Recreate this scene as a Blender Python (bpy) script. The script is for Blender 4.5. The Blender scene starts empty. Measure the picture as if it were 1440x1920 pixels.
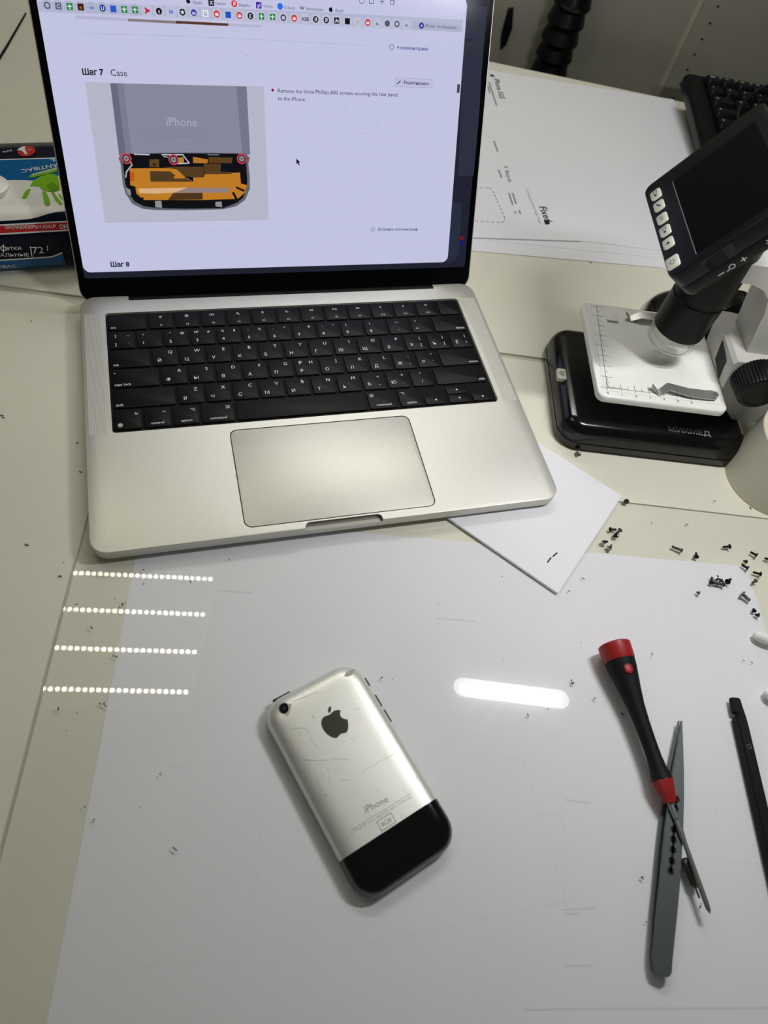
import bpy, bmesh, math, random
from mathutils import Vector, Matrix
random.seed(4)
scene = bpy.context.scene
COL = scene.collection
S = 0.001                     # everything below is written in millimetres

def srgb(r, g, b):
    f = lambda c: (c/255/12.92) if c/255 <= .04045 else ((c/255+.055)/1.055)**2.4
    return (f(r), f(g), f(b), 1.0)

# ------------------------------------------------------------------ camera
cam_data = bpy.data.cameras.new('camera')
cam_data.sensor_fit = 'VERTICAL'; cam_data.sensor_height = 36.0; cam_data.sensor_width = 27.0
cam_data.lens = 1370.48*36/1920
cam_data.clip_start = .01; cam_data.clip_end = 20
cam_data.dof.use_dof = True; cam_data.dof.focus_distance = .53; cam_data.dof.aperture_fstop = 10
cam = bpy.data.objects.new('camera', cam_data); COL.objects.link(cam)
cam.location = (0.06005321, -0.23404951, 0.41426852)
cam.rotation_euler = (0.57023743, -0.15821819, -0.23653597)
scene.camera = cam

# ------------------------------------------------------------------ view, world, lamp strengths
scene.view_settings.view_transform = 'Standard'; scene.view_settings.look = 'None'
scene.view_settings.gamma = 1.0; scene.view_settings.use_curve_mapping = False
scene.view_settings.exposure = 0.0
world = bpy.data.worlds.new('room_light'); scene.world = world; world.use_nodes = True
bg = world.node_tree.nodes['Background']
bg.inputs[0].default_value = (.92, .94, .84, 1); bg.inputs[1].default_value = .072
LED_POWER = 31.0            # radiance of one LED dot
LED_COLOR = (1.0, .95, .74)
BAR_POWER = 195.0           # radiance of the bar lamp's core
BAR_COLOR = (1.0, .99, 1.0)
TUBE_POWER = 17.0

# ------------------------------------------------------------------ materials
MATS = {}
def mat(name, col, rough=.5, metal=0., spec=.5, emit=None, estr=0., coat=0., bump=None, var=None, trans=0., alpha=1.):
    m = bpy.data.materials.new(name); m.use_nodes = True
    nt = m.node_tree; p = nt.nodes['Principled BSDF']
    c = tuple(col) if len(col) == 4 else (*col, 1)
    p.inputs['Base Color'].default_value = c
    p.inputs['Roughness'].default_value = rough; p.inputs['Metallic'].default_value = metal
    p.inputs['Specular IOR Level'].default_value = spec
    p.inputs['Coat Weight'].default_value = coat; p.inputs['Coat Roughness'].default_value = .05
    if trans: p.inputs['Transmission Weight'].default_value = trans
    if emit is not None:
        p.inputs['Emission Color'].default_value = (*emit[:3], 1); p.inputs['Emission Strength'].default_value = estr
    tc = nt.nodes.new('ShaderNodeTexCoord')
    if bump:
        n = nt.nodes.new('ShaderNodeTexNoise'); n.inputs['Scale'].default_value = bump[0]; n.inputs['Detail'].default_value = 4
        b = nt.nodes.new('ShaderNodeBump'); b.inputs['Strength'].default_value = bump[1]; b.inputs['Distance'].default_value = bump[2]
        nt.links.new(tc.outputs['Object'], n.inputs['Vector']); nt.links.new(n.outputs['Fac'], b.inputs['Height'])
        nt.links.new(b.outputs['Normal'], p.inputs['Normal'])
    if var:
        n = nt.nodes.new('ShaderNodeTexNoise'); n.inputs['Scale'].default_value = var[0]; n.inputs['Detail'].default_value = 5
        r = nt.nodes.new('ShaderNodeValToRGB')
        r.color_ramp.elements[0].position = .3; r.color_ramp.elements[1].position = .7
        r.color_ramp.elements[0].color = tuple(x*(1-var[1]) for x in c[:3])+(1,)
        r.color_ramp.elements[1].color = tuple(min(1, x*(1+var[1])) for x in c[:3])+(1,)
        nt.links.new(tc.outputs['Object'], n.inputs['Vector']); nt.links.new(n.outputs['Fac'], r.inputs['Fac'])
        nt.links.new(r.outputs['Color'], p.inputs['Base Color'])
    MATS[name] = m
    return m
def M(n): return MATS[n]

mat('desk_laminate', srgb(226, 223, 206), rough=.5, spec=.4, var=(9, .03), bump=(400, .05, .0002))
mat('desk_edge', srgb(196, 192, 178), rough=.6)
mat('wall_panel', srgb(176, 174, 158), rough=.6, var=(3, .05))
mat('wall_joint', srgb(205, 200, 178), rough=.6)
mat('dark_hole', srgb(20, 20, 18), rough=.8)
mat('paper', srgb(236, 236, 240), rough=.75, spec=.2, var=(14, .012))
mat('paper_side', srgb(222, 222, 224), rough=.8, spec=.2)
mat('print_grey', srgb(120, 122, 124), rough=.8, spec=.2)
mat('print_faint', srgb(223, 223, 228), rough=.8, spec=.2)
mat('print_black', srgb(45, 47, 48), rough=.8, spec=.2)
mat('aluminium', srgb(206, 205, 198), rough=.46, metal=.8, var=(1600, .05), bump=(1500, .05, .0001))
mat('aluminium_pad', srgb(198, 197, 188), rough=.44, metal=.8, var=(1600, .05))
mat('aluminium_notch', srgb(150, 149, 140), rough=.5, metal=.8)
mat('groove_dark', srgb(30, 30, 28), rough=.7)
mat('key_black', srgb(9, 9, 11), rough=.4, spec=.16)
mat('well_black', srgb(5, 5, 6), rough=.5, spec=.12)
mat('legend_white', srgb(225, 226, 222), rough=.6, emit=srgb(225, 226, 222), estr=.12)
mat('bezel_black', srgb(3, 3, 4), rough=.12, spec=.15)
mat('hinge_black', srgb(6, 6, 7), rough=.55, spec=.2)
mat('rubber', srgb(18, 18, 19), rough=.7, spec=.3)
mat('phone_back', srgb(226, 226, 218), rough=.42, metal=.6, var=(60, .03), bump=(900, .06, .0001))
mat('phone_gloss', srgb(4, 4, 6), rough=.09, spec=.5, coat=.3)
mat('chrome', srgb(200, 200, 200), rough=.14, metal=1.)
mat('logo_dark', srgb(78, 79, 70), rough=.3, metal=.7)
mat('scuff', srgb(150, 150, 142), rough=.6, metal=.4)
mat('scuff_soft', srgb(168, 168, 160), rough=.6, metal=.4)
mat('etch_grey', srgb(132, 132, 126), rough=.5, metal=.3)
mat('lens_black', srgb(6, 6, 8), rough=.05, coat=1.)
mat('plastic_black', srgb(11, 12, 14), rough=.4, spec=.25)
mat('plastic_gloss', srgb(7, 7, 9), rough=.16, spec=.5)
mat('monitor_black', srgb(12, 13, 16), rough=.36, spec=.28)
mat('lcd_black', srgb(5, 6, 10), rough=.18, spec=.25)
mat('stage_white', srgb(236, 236, 230), rough=.28, spec=.5)
mat('rim_reflection', srgb(214, 216, 212), rough=.12, spec=.8)
mat('stand_grey', srgb(186, 185, 178), rough=.42, spec=.5)
mat('button_pale', srgb(208, 209, 196), rough=.4)
mat('mark_grey', srgb(120, 122, 122), rough=.5)
mat('mark_light', srgb(190, 192, 190), rough=.5)
mat('steel', srgb(186, 186, 182), rough=.3, metal=.8)
mat('motor_metal', srgb(112, 109, 98), rough=.16, metal=1.)
mat('steel_dark', srgb(150, 154, 152), rough=.34, metal=.75)
mat('tweezer_grey', srgb(104, 112, 111), rough=.38, metal=.55, spec=.5)
mat('screw_steel', srgb(120, 122, 118), rough=.3, metal=1.)
mat('screw_black', srgb(24, 25, 26), rough=.38, metal=.5)
mat('screw_bronze', srgb(112, 90, 66), rough=.35, metal=1.)
mat('tool_red', srgb(154, 30, 30), rough=.42, spec=.4, bump=(500, .08, .0002))
mat('tool_black', srgb(17, 19, 22), rough=.6, spec=.2)
mat('cotton', srgb(238, 238, 230), rough=.95, spec=.1, bump=(900, .6, .0006))
mat('stick_white', srgb(232, 232, 226), rough=.5)
mat('tape_paper', srgb(208, 205, 189), rough=.7, spec=.25, var=(40, .03))
mat('tape_rim', srgb(222, 208, 182), rough=.8, spec=.2)
mat('tape_core', srgb(122, 96, 74), rough=.85, spec=.1)
mat('hose_black', srgb(8, 8, 9), rough=.3, spec=.3)
mat('pack_navy', srgb(13, 17, 38), rough=.22, spec=.12, bump=(45, .35, .0012))
mat('pack_blue', srgb(14, 92, 150), rough=.2, spec=.3, bump=(45, .35, .0012))
mat('pack_white', srgb(226, 226, 218), rough=.22, spec=.5, bump=(45, .3, .0012))
mat('pack_red', srgb(196, 40, 44), rough=.22, spec=.5)
mat('pack_green', srgb(122, 178, 30), rough=.22, spec=.5)
mat('pack_green_dark', srgb(96, 148, 20), rough=.22, spec=.5)
mat('pack_print', srgb(232, 234, 234), rough=.3)
mat('lid_white', srgb(228, 228, 222), rough=.35)
mat('lint', srgb(60, 58, 54), rough=.9, spec=.1)
mat('floor_vinyl', srgb(120, 118, 112), rough=.6, var=(4, .1))
mat('lamp_body', srgb(225, 225, 225), rough=.5)
mat('led_dot', (1, 1, 1), emit=LED_COLOR, estr=LED_POWER)
mat('bar_core', (1, 1, 1), emit=BAR_COLOR, estr=BAR_POWER)
mat('bar_rim', (1, 1, 1), emit=(.93, .95, 1.0), estr=9.0)
mat('tube_light', (1, 1, 1), emit=(1.0, .99, .95), estr=TUBE_POWER)

def clear_sheet():
    m = bpy.data.materials.new('clear_acrylic'); m.use_nodes = True
    nt = m.node_tree; nt.nodes.clear()
    out = nt.nodes.new('ShaderNodeOutputMaterial')
    t = nt.nodes.new('ShaderNodeBsdfTransparent'); t.inputs[0].default_value = (.975, .98, .975, 1)
    g = nt.nodes.new('ShaderNodeBsdfGlossy'); g.inputs[0].default_value = (1, 1, 1, 1); g.inputs['Roughness'].default_value = .012
    g2 = nt.nodes.new('ShaderNodeBsdfGlossy'); g2.inputs['Roughness'].default_value = .13     # light smudges on the plastic
    gm = nt.nodes.new('ShaderNodeMixShader'); gm.inputs[0].default_value = .1
    nt.links.new(g.outputs[0], gm.inputs[1]); nt.links.new(g2.outputs[0], gm.inputs[2])
    f = nt.nodes.new('ShaderNodeFresnel')
    geo = nt.nodes.new('ShaderNodeNewGeometry'); ior = nt.nodes.new('ShaderNodeMapRange')   # the same weak mirror from both faces
    ior.inputs['To Min'].default_value = 1.49; ior.inputs['To Max'].default_value = 1/1.49
    nt.links.new(geo.outputs['Backfacing'], ior.inputs['Value']); nt.links.new(ior.outputs[0], f.inputs['IOR'])
    n = nt.nodes.new('ShaderNodeTexNoise'); n.inputs['Scale'].default_value = 22; n.inputs['Detail'].default_value = 2
    b = nt.nodes.new('ShaderNodeBump'); b.inputs['Strength'].default_value = .006; b.inputs['Distance'].default_value = .0003
    tc = nt.nodes.new('ShaderNodeTexCoord')
    mx = nt.nodes.new('ShaderNodeMixShader')
    nt.links.new(tc.outputs['Object'], n.inputs['Vector']); nt.links.new(n.outputs['Fac'], b.inputs['Height'])
    nt.links.new(b.outputs['Normal'], g.inputs['Normal'])
    nt.links.new(f.outputs[0], mx.inputs[0]); nt.links.new(t.outputs[0], mx.inputs[1]); nt.links.new(gm.outputs[0], mx.inputs[2])
    nt.links.new(mx.outputs[0], out.inputs[0]); MATS['clear_acrylic'] = m
clear_sheet()
mat('acrylic_edge', srgb(176, 182, 168), rough=.3)
def clear_ring():
    m = bpy.data.materials.new('clear_plastic'); m.use_nodes = True
    nt = m.node_tree; nt.nodes.clear()
    out = nt.nodes.new('ShaderNodeOutputMaterial')
    t = nt.nodes.new('ShaderNodeBsdfTransparent'); t.inputs[0].default_value = (.95, .96, .95, 1)
    g = nt.nodes.new('ShaderNodeBsdfGlossy'); g.inputs['Roughness'].default_value = .04
    f = nt.nodes.new('ShaderNodeLayerWeight'); f.inputs['Blend'].default_value = .1
    mx = nt.nodes.new('ShaderNodeMixShader')
    nt.links.new(f.outputs['Facing'], mx.inputs[0]); nt.links.new(t.outputs[0], mx.inputs[1]); nt.links.new(g.outputs[0], mx.inputs[2])
    nt.links.new(mx.outputs[0], out.inputs[0]); MATS['clear_plastic'] = m
clear_ring()
def grille():
    m = mat('grille_dots', srgb(206, 205, 198), rough=.5, metal=.8)
    nt = m.node_tree; p = nt.nodes['Principled BSDF']
    tc = nt.nodes.new('ShaderNodeTexCoord'); sep = nt.nodes.new('ShaderNodeSeparateXYZ')
    nt.links.new(tc.outputs['Object'], sep.inputs[0])
    def wave(sock):
        a = nt.nodes.new('ShaderNodeMath'); a.operation = 'MULTIPLY'; a.inputs[1].default_value = 2*math.pi/.00094
        b = nt.nodes.new('ShaderNodeMath'); b.operation = 'SINE'
        nt.links.new(sock, a.inputs[0]); nt.links.new(a.outputs[0], b.inputs[0]); return b.outputs[0]
    mul = nt.nodes.new('ShaderNodeMath'); mul.operation = 'ADD'
    nt.links.new(wave(sep.outputs['X']), mul.inputs[0]); nt.links.new(wave(sep.outputs['Y']), mul.inputs[1])
    gt = nt.nodes.new('ShaderNodeMath'); gt.operation = 'GREATER_THAN'; gt.inputs[1].default_value = .95
    nt.links.new(mul.outputs[0], gt.inputs[0])
    mx = nt.nodes.new('ShaderNodeMix'); mx.data_type = 'RGBA'
    mx.inputs['A'].default_value = srgb(206, 205, 198); mx.inputs['B'].default_value = srgb(128, 127, 118)
    nt.links.new(gt.outputs[0], mx.inputs['Factor']); nt.links.new(mx.outputs['Result'], p.inputs['Base Color'])
grille()
def scratched_phone():
    m = M('phone_back'); nt = m.node_tree; p = nt.nodes['Principled BSDF']
    tc = nt.nodes.new('ShaderNodeTexCoord')
    mp = nt.nodes.new('ShaderNodeMapping'); mp.inputs['Scale'].default_value = (90, 30, 60); mp.inputs['Rotation'].default_value = (0, 0, .7)
    n = nt.nodes.new('ShaderNodeTexNoise'); n.inputs['Scale'].default_value = 4; n.inputs['Detail'].default_value = 9; n.inputs['Roughness'].default_value = .8
    r = nt.nodes.new('ShaderNodeValToRGB')
    r.color_ramp.elements[0].position = .32; r.color_ramp.elements[0].color = srgb(176, 176, 168)
    r.color_ramp.elements[1].position = .40; r.color_ramp.elements[1].color = srgb(228, 228, 220)
    nt.links.new(tc.outputs['Object'], mp.inputs[0]); nt.links.new(mp.outputs[0], n.inputs['Vector'])
    nt.links.new(n.outputs['Fac'], r.inputs[0]); nt.links.new(r.outputs[0], p.inputs['Base Color'])
scratched_phone()

# screen colours: what a lit display shows is its own light
SCREEN = {}
def scr(name, rgb, k=1.0):
    c = srgb(*rgb)
    if name not in MATS:
        mat(name, (.004, .004, .005), rough=.14, spec=.04, emit=c, estr=k)
    return name

# ------------------------------------------------------------------ geometry helpers
def rrect(x0, x1, y0, y1, r, n=6):
    pts = []
    for cx, cy, a0 in ((x1-r, y1-r, 0), (x0+r, y1-r, 90), (x0+r, y0+r, 180), (x1-r, y0+r, 270)):
        for i in range(n+1):
            a = math.radians(a0+90*i/n); pts.append((cx+r*math.cos(a), cy+r*math.sin(a)))
    return pts

class G:
    def __init__(s): s.bm = bmesh.new()
    def face(s, pts, mi=0):
        try:
            f = s.bm.faces.new([s.bm.verts.new(p) for p in pts]); f.material_index = mi; return f
        except ValueError: return None
    def poly(s, pts, z, mi=0):
        return s.face([(p[0], p[1], z) for p in pts], mi)
    def loft(s, rings, mi=0, cap0=True, cap1=True):
        vs = [[s.bm.verts.new(p) for p in r] for r in rings]
        n = len(vs[0])
        for a, b in zip(vs[:-1], vs[1:]):
            for i in range(n):
                j = (i+1) % n
                f = s.bm.faces.new((a[i], a[j], b[j], b[i])); f.material_index = mi
        if cap0: s.bm.faces.new(vs[0][::-1]).material_index = mi
        if cap1: s.bm.faces.new(vs[-1]).material_index = mi
        return vs
    def slab(s, x0, x1, y0, y1, z0, z1, r=1., b=0., mi=0, n=6, b0=None):
        b0 = b if b0 is None else b0
        rings = []
        def ring(ins, z): rings.append([(p[0], p[1], z) for p in rrect(x0+ins, x1-ins, y0+ins, y1-ins, max(r-ins, .05), n)])
        if b0 > 0:
            for i in range(4): a = math.pi/2*i/3; ring(b0*(1-math.sin(a)), z0+b0*(1-math.cos(a)))
        else: ring(0, z0)
        if b > 0:
            for i in range(4): a = math.pi/2*i/3; ring(b*(1-math.cos(a)), z1-b+b*math.sin(a))
        else: ring(0, z1)
        s.loft(rings, mi)
    def box(s, x0, x1, y0, y1, z0, z1, mi=0):
        s.loft([[(x0, y0, z0), (x1, y0, z0), (x1, y1, z0), (x0, y1, z0)], [(x0, y0, z1), (x1, y0, z1), (x1, y1, z1), (x0, y1, z1)]], mi)
    def prism(s, pts, z0, z1, mi=0):
        s.loft([[(p[0], p[1], z0) for p in pts], [(p[0], p[1], z1) for p in pts]], mi)
    def sweep(s, path, radii, n=16, mi=0, caps=True):
        path = [Vector(p) for p in path]
        rings = []; up = None
        for i, p in enumerate(path):
            d = (path[min(i+1, len(path)-1)]-path[max(i-1, 0)]).normalized()
            if up is None:
                up = Vector((0, 0, 1)) if abs(d.z) < .9 else Vector((1, 0, 0))
            u = (up-d*up.dot(d)).normalized(); v = d.cross(u); up = u
            r = radii[i] if isinstance(radii, (list, tuple)) else radii
            rings.append([p+u*r*math.cos(2*math.pi*k/n)+v*r*math.sin(2*math.pi*k/n) for k in range(n)])
        s.loft(rings, mi, caps, caps)
    def cyl(s, p0, p1, r0, r1=None, n=24, mi=0, caps=True):
        s.sweep([p0, p1], [r0, r0 if r1 is None else r1], n, mi, caps)
    def mesh2d(s, vf, fn, mi=0):
        v, fs = vf
        vs = [s.bm.verts.new(fn(*p)) for p in v]
        for f in fs:
            try: s.bm.faces.new([vs[i] for i in f]).material_index = mi
            except ValueError: pass
    def move(s, mtx): bmesh.ops.transform(s.bm, matrix=mtx, verts=s.bm.verts)
    def shift(s, d): bmesh.ops.translate(s.bm, vec=Vector(d), verts=s.bm.verts)

def finish(name, g, mats, parent=None, loc=None, rot=None, smooth=35, off=(0, 0, 0)):
    """link the collected shape as ONE mesh object; off is what its thing's origin is"""
    bm = g.bm
    if any(off): bmesh.ops.translate(bm, vec=-Vector(off), verts=bm.verts)
    bmesh.ops.scale(bm, vec=(S, S, S), verts=bm.verts)
    me = bpy.data.meshes.new(name); bm.to_mesh(me); bm.free()
    for m in mats: me.materials.append(M(m))
    if smooth:
        for p in me.polygons: p.use_smooth = True
        me.set_sharp_from_angle(angle=math.radians(smooth))
    o = bpy.data.objects.new(name, me); COL.objects.link(o)
    if parent: o.parent = parent
    if loc: o.location = [c*S for c in loc]
    if rot: o.rotation_euler = rot
    return o
def thing(name, label, cat, loc=(0, 0, 0), rz=0, group=None):
    o = bpy.data.objects.new(name, None); COL.objects.link(o); o.empty_display_size = .02
    o.location = [c*S for c in loc]; o.rotation_euler = (0, 0, rz)
    o['label'] = label; o['category'] = cat
    if group: o['group'] = group
    return o
def tag(o, label, cat, group=None, kind=None):
    o['label'] = label; o['category'] = cat
    if group: o['group'] = group
    if kind: o['kind'] = kind
    return o
def struct(o, label=None, cat=None):
    o['kind'] = 'structure'
    if label: o['label'] = label
    if cat: o['category'] = cat
    return o

TXT = {}
def text2d(body, bold=0.):
    k = (body, bold)
    if k not in TXT:
        cu = bpy.data.curves.new('t', 'FONT'); cu.body = body; cu.size = 1; cu.resolution_u = 2; cu.offset = bold; cu.fill_mode = 'FRONT'
        ob = bpy.data.objects.new('t', cu); COL.objects.link(ob)
        bpy.context.view_layer.update()
        dg = bpy.context.evaluated_depsgraph_get()
        me = bpy.data.meshes.new_from_object(ob.evaluated_get(dg))
        v = [(p.co.x, p.co.y) for p in me.vertices]; f = [tuple(p.vertices) for p in me.polygons]
        bpy.data.objects.remove(ob); bpy.data.curves.remove(cu); bpy.data.meshes.remove(me)
        TXT[k] = (v, f)
    return TXT[k]
def tfit(body, p0, p1, bold=0., sy=1.):
    """text laid so that it runs from p0 to p1 (baseline)"""
    v, f = text2d(body, bold)
    if not v: return ([], [])
    x0 = min(p[0] for p in v); x1 = max(p[0] for p in v)
    d = Vector(p1)-Vector(p0); k = d.length/(x1-x0); e = d.normalized(); n = Vector((-e.y, e.x))
    return [tuple(Vector(p0)+e*(p[0]-x0)*k+n*p[1]*k*sy) for p in v], f
def tat(body, x, y, size, align=0, bold=0.):
    """text with its baseline at y; align 0 left, .5 centre, 1 right"""
    v, f = text2d(body, bold)
    if not v: return ([], [])
    x0 = min(p[0] for p in v); x1 = max(p[0] for p in v); sh = x0+(x1-x0)*align
    return [(x+(p[0]-sh)*size, y+p[1]*size) for p in v], f
def P2(pts): return (list(pts), [tuple(range(len(pts)))])
def circ(c, r, n=20, ry=None):
    ry = r if ry is None else ry
    return P2([(c[0]+r*math.cos(2*math.pi*i/n), c[1]+ry*math.sin(2*math.pi*i/n)) for i in range(n)])
def ring2(c, r, w, n=24, a0=0, a1=360):
    v = []; f = []
    full = abs(a1-a0) >= 360
    m = n if full else n+1
    for i in range(m):
        a = math.radians(a0+(a1-a0)*i/n); v += [(c[0]+r*math.cos(a), c[1]+r*math.sin(a)), (c[0]+(r-w)*math.cos(a), c[1]+(r-w)*math.sin(a))]
    for i in range(n):
        j = (i+1) % m; f.append((2*i, 2*j, 2*j+1, 2*i+1))
    return v, f
def line2(pts, w, closed=False, dash=None):
    v = []; f = []
    pts = [Vector(p) for p in pts]
    if closed: pts = pts+[pts[0]]
    segs = []
    for a, b in zip(pts[:-1], pts[1:]):
        if dash:
            L = (b-a).length; k = 0
            while k < L: segs.append((a+(b-a)*k/L, a+(b-a)*min(k+dash[0], L)/L)); k += dash[0]+dash[1]
        else: segs.append((a, b))
    for a, b in segs:
        d = (b-a)
        if d.length < 1e-6: continue
        e = d.normalized(); n = Vector((-e.y, e.x))*w/2; e = Vector((0, 0)) if dash else e*w/2
        i = len(v); v += [tuple(a+n-e), tuple(a-n-e), tuple(b-n+e), tuple(b+n+e)]; f.append((i, i+1, i+2, i+3))
    return v, f

def boolean(o, cutters):
    for c in cutters:
        md = o.modifiers.new('cut', 'BOOLEAN'); md.operation = 'DIFFERENCE'; md.object = c; md.solver = 'EXACT'
    bpy.context.view_layer.update()
    dg = bpy.context.evaluated_depsgraph_get()
    me = bpy.data.meshes.new_from_object(o.evaluated_get(dg), preserve_all_data_layers=True, depsgraph=dg)
    o.modifiers.clear(); o.data = me
    for c in cutters: bpy.data.objects.remove(c)
    for p in me.polygons: p.use_smooth = True
    me.set_sharp_from_angle(angle=math.radians(35))

APPLE = [(.0,.76),(.08,.78),(.16,.80),(.25,.79),(.33,.75),(.38,.70),(.33,.655),(.295,.60),(.285,.54),(.30,.47),(.34,.41),(.40,.365),(.43,.35),(.40,.26),(.35,.16),(.29,.07),(.235,.02),(.18,0),(.12,.01),(.06,.035),(0,.045),(-.06,.035),(-.12,.01),(-.18,0),(-.235,.025),(-.30,.09),(-.36,.19),(-.40,.30),(-.42,.42),(-.415,.54),(-.38,.65),(-.32,.73),(-.25,.775),(-.17,.79),(-.09,.775)]
LEAF = [(0,.81),(0,.87),(.03,.93),(.09,.98),(.155,1.),(.15,.93),(.12,.87),(.06,.825)]
def apple2(c, h):
    v = [(c[0]+x*h, c[1]+(y-.42)*h) for x, y in APPLE]; k = len(v)
    v += [(c[0]+x*h, c[1]+(y-.42)*h) for x, y in LEAF]
    return v, [tuple(range(k)), tuple(range(k, len(v)))]

FA = math.radians(-14.6)      # the bench, the microscope and the back keyboard share this direction
def fw(x, y): return (x*math.cos(FA)-y*math.sin(FA), x*math.sin(FA)+y*math.cos(FA))
Z0 = -2.0                     # bench top; the acrylic sheet's upper face is z = 0

# ================================================================== SETTING
nv = Vector((.30466, .95246)); dv = Vector((.95246, -.30466))
back0 = Vector((462.5, 613.3)); wall0 = back0+nv*90
g = G()
for a, b in ((-1500, 240.0), (242.4, 1100)):
    p = [wall0+dv*a, wall0+dv*b, wall0+dv*b+nv*18, wall0+dv*a+nv*18]
    g.prism(p, -750, 900)
wall = struct(finish('wall_back', g, ['wall_panel'], off=(462, 613, -750), loc=(462, 613, -750)), 'dark olive grey wall panels behind the workbench', 'wall')
g = G()
p = [wall0+dv*238.4-nv*1.2, wall0+dv*244-nv*1.2, wall0+dv*244+nv*10, wall0+dv*238.4+nv*10]
g.prism(p, -750, 900)
struct(finish('trim_1', g, ['wall_joint'], off=(462, 613, -750), loc=(462, 613, -750)), 'pale vertical joint strip between two wall panels', 'trim')
g = G()
for k in range(-12, 40):
    c = wall0+dv*264; z = 70-18.3*(k-2)
    if not -200 < z < 300: continue
    g.cyl((c.x, c.y, z), (c.x-nv.x*.3, c.y-nv.y*.3, z), 1.5, n=12)
struct(finish('trim_2', g, ['dark_hole'], off=(462, 613, -750), loc=(462, 613, -750)), 'vertical row of small dark holes in right wall panel', 'trim')
g = G(); g.box(-1500, 2200, -1500, 1500, -770, -750)
struct(finish('floor', g, ['floor_vinyl']), 'grey floor under the workbench', 'floor')

# ------------------------------------------------------------------ workbench
sa = Vector((-57.9, 247.3)); sd = Vector((.9666, -.2563)); sn = Vector((.2563, .9666))
bench = thing('workbench', 'cream white laminate workbench of two tops with a groove between', 'workbench', (200, 200, -750))
g = G(); a = sa-sd*700; b = sa+sd*1200
g.prism([a-sn*760, b-sn*760, b, a], Z0-20, Z0)
finish('front_top', g, ['desk_laminate'], bench, off=(200, 200, -750))
g = G()
def backline(x): return back0+dv*x
g.prism([a+sn*5.5, b+sn*5.5, backline(900), backline(-1000)], Z0-20, Z0)
finish('back_top', g, ['desk_laminate'], bench, off=(200, 200, -750))
g = G(); g.prism([a-sn*30, b-sn*30, b+sn*36, a+sn*36], Z0-30, Z0-20.2); g.prism([a+sn*.3, b+sn*.3, b+sn*5.2, a+sn*5.2], Z0-20.2, Z0-1.6)
finish('joining_strip', g, ['desk_edge'], bench, off=(200, 200, -750))
for k, (u, v) in enumerate(((-560, -640), (1040, -640), (-560, 250), (900, 250))):
    g = G(); c = sa+sd*(u+100)+sn*v
    g.box(c.x-22, c.x+22, c.y-22, c.y+22, -750, Z0-20)
    finish('leg', g, ['desk_edge'], bench, off=(200, 200, -750))

# big printed sheet under the acrylic
g = G()
sheet = [(439, -67.8), (31.5, 33), (-33.2, -256.6), (374, -357.5)]
g.prism(sheet, Z0+.02, Z0+.22)
def on_sheet(x, y): return (x, y, Z0+.25)
for pl in ([(32.50,-128.30), (84.30,-136.50), (63.60,-226.30), (13.30,-217.00)], [(127.30,-134.60), (229.00,-164.00), (228.00,-238.10), (107.00,-232.00)], [(225.00,-193.60), (241.10,-196.50), (230.90,-238.80), (214.40,-237.60)], [(340.50,-200.40), (325.80,-232.90), (327.10,-241.10), (352.10,-246.60)]):
    g.mesh2d(line2(pl, .35, dash=(2.2, 1.2)), on_sheet, 1)
for a, b in (((224.50,-241.40), (241.20,-244.50)), ((225.20,-243.60), (232.40,-245.00)), ((216.60,-265.30), (229.10,-268.20)), ((203.30,-69.60), (226.90,-75.50)), ((246.30,-190.00), (259.80,-194.60)), ((189.90,-277.60), (315.80,-307.80)), ((71.70,-28.90), (90.70,-33.40))):
    g.mesh2d(line2([a, b], 1.1), on_sheet, 1)
tag(finish('paper_sheet', g, ['paper', 'print_faint'], off=(200, -160, Z0), loc=(200, -160, Z0)), 'large bluish white printed sheet under the clear acrylic on the front bench', 'paper')

# clear acrylic sheet
g = G()
ac = [(11.4, 92), (-150.5, -590), (640, -640), (640, -77)]
vs = g.loft([[(p[0], p[1], Z0+.35) for p in ac], [(p[0], p[1], 0) for p in ac]], 1, cap0=False, cap1=False)
g.poly(ac, 0, 0)
tag(finish('acrylic_sheet', g, ['clear_acrylic', 'acrylic_edge'], off=(200, -160, Z0), loc=(200, -160, Z0), smooth=0), 'glossy clear acrylic sheet covering the front bench and mirroring lamps', 'sheet')

# ================================================================== LAPTOP
LT = (156.3, 110.6, 0)
laptop = thing('laptop', 'open silver laptop with black keyboard showing a repair guide page', 'laptop', LT)
W, D = 312.6, 221.2
ZT = 11.0
g = G(); g.slab(0, W, 0, D, 1.6, ZT, r=11, b=.35, n=10, b0=2.6)
base = finish('base', g, ['aluminium', 'groove_dark', 'aluminium_notch'], laptop, off=LT)
cut = []
g = G(); g.slab(16.5, 295.4, 90.6, 203.4, ZT-1.5, ZT+4, r=3.2); cut.append(finish('c', g, ['well_black'], loc=[0]*3))
g = G(); g.slab(34.3, 278.3, 216.2, 260, -5, ZT+4, r=.8); cut.append(finish('c', g, ['hinge_black']))
g = G(); g.slab(130.5, 182.1, -6, 4.6, ZT-2.6, ZT+4, r=3.4); cut.append(finish('c', g, ['aluminium_notch']))
g = G(); g.slab(92.4, 221.4, 5.6, 84.8, ZT-.5, ZT+4, r=5.2); cut.append(finish('c', g, ['groove_dark']))
for c in cut: c.data.transform(Matrix.Translation([-v*S for v in LT]))
for c in cut: c.parent = laptop
bpy.context.view_layer.update()
boolean(base, cut)
g = G(); g.slab(93.0, 220.8, 6.2, 84.2, ZT-.5, ZT-.02, r=4.8, b=.15, n=8)
finish('trackpad', g, ['aluminium_pad'], laptop, off=LT)
g = G(); g.slab(16.9, 295.0, 91.0, 203.0, ZT-1.49, ZT-1.2, r=3)
finish('keyboard_well', g, ['well_black'], laptop, off=LT)
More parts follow.
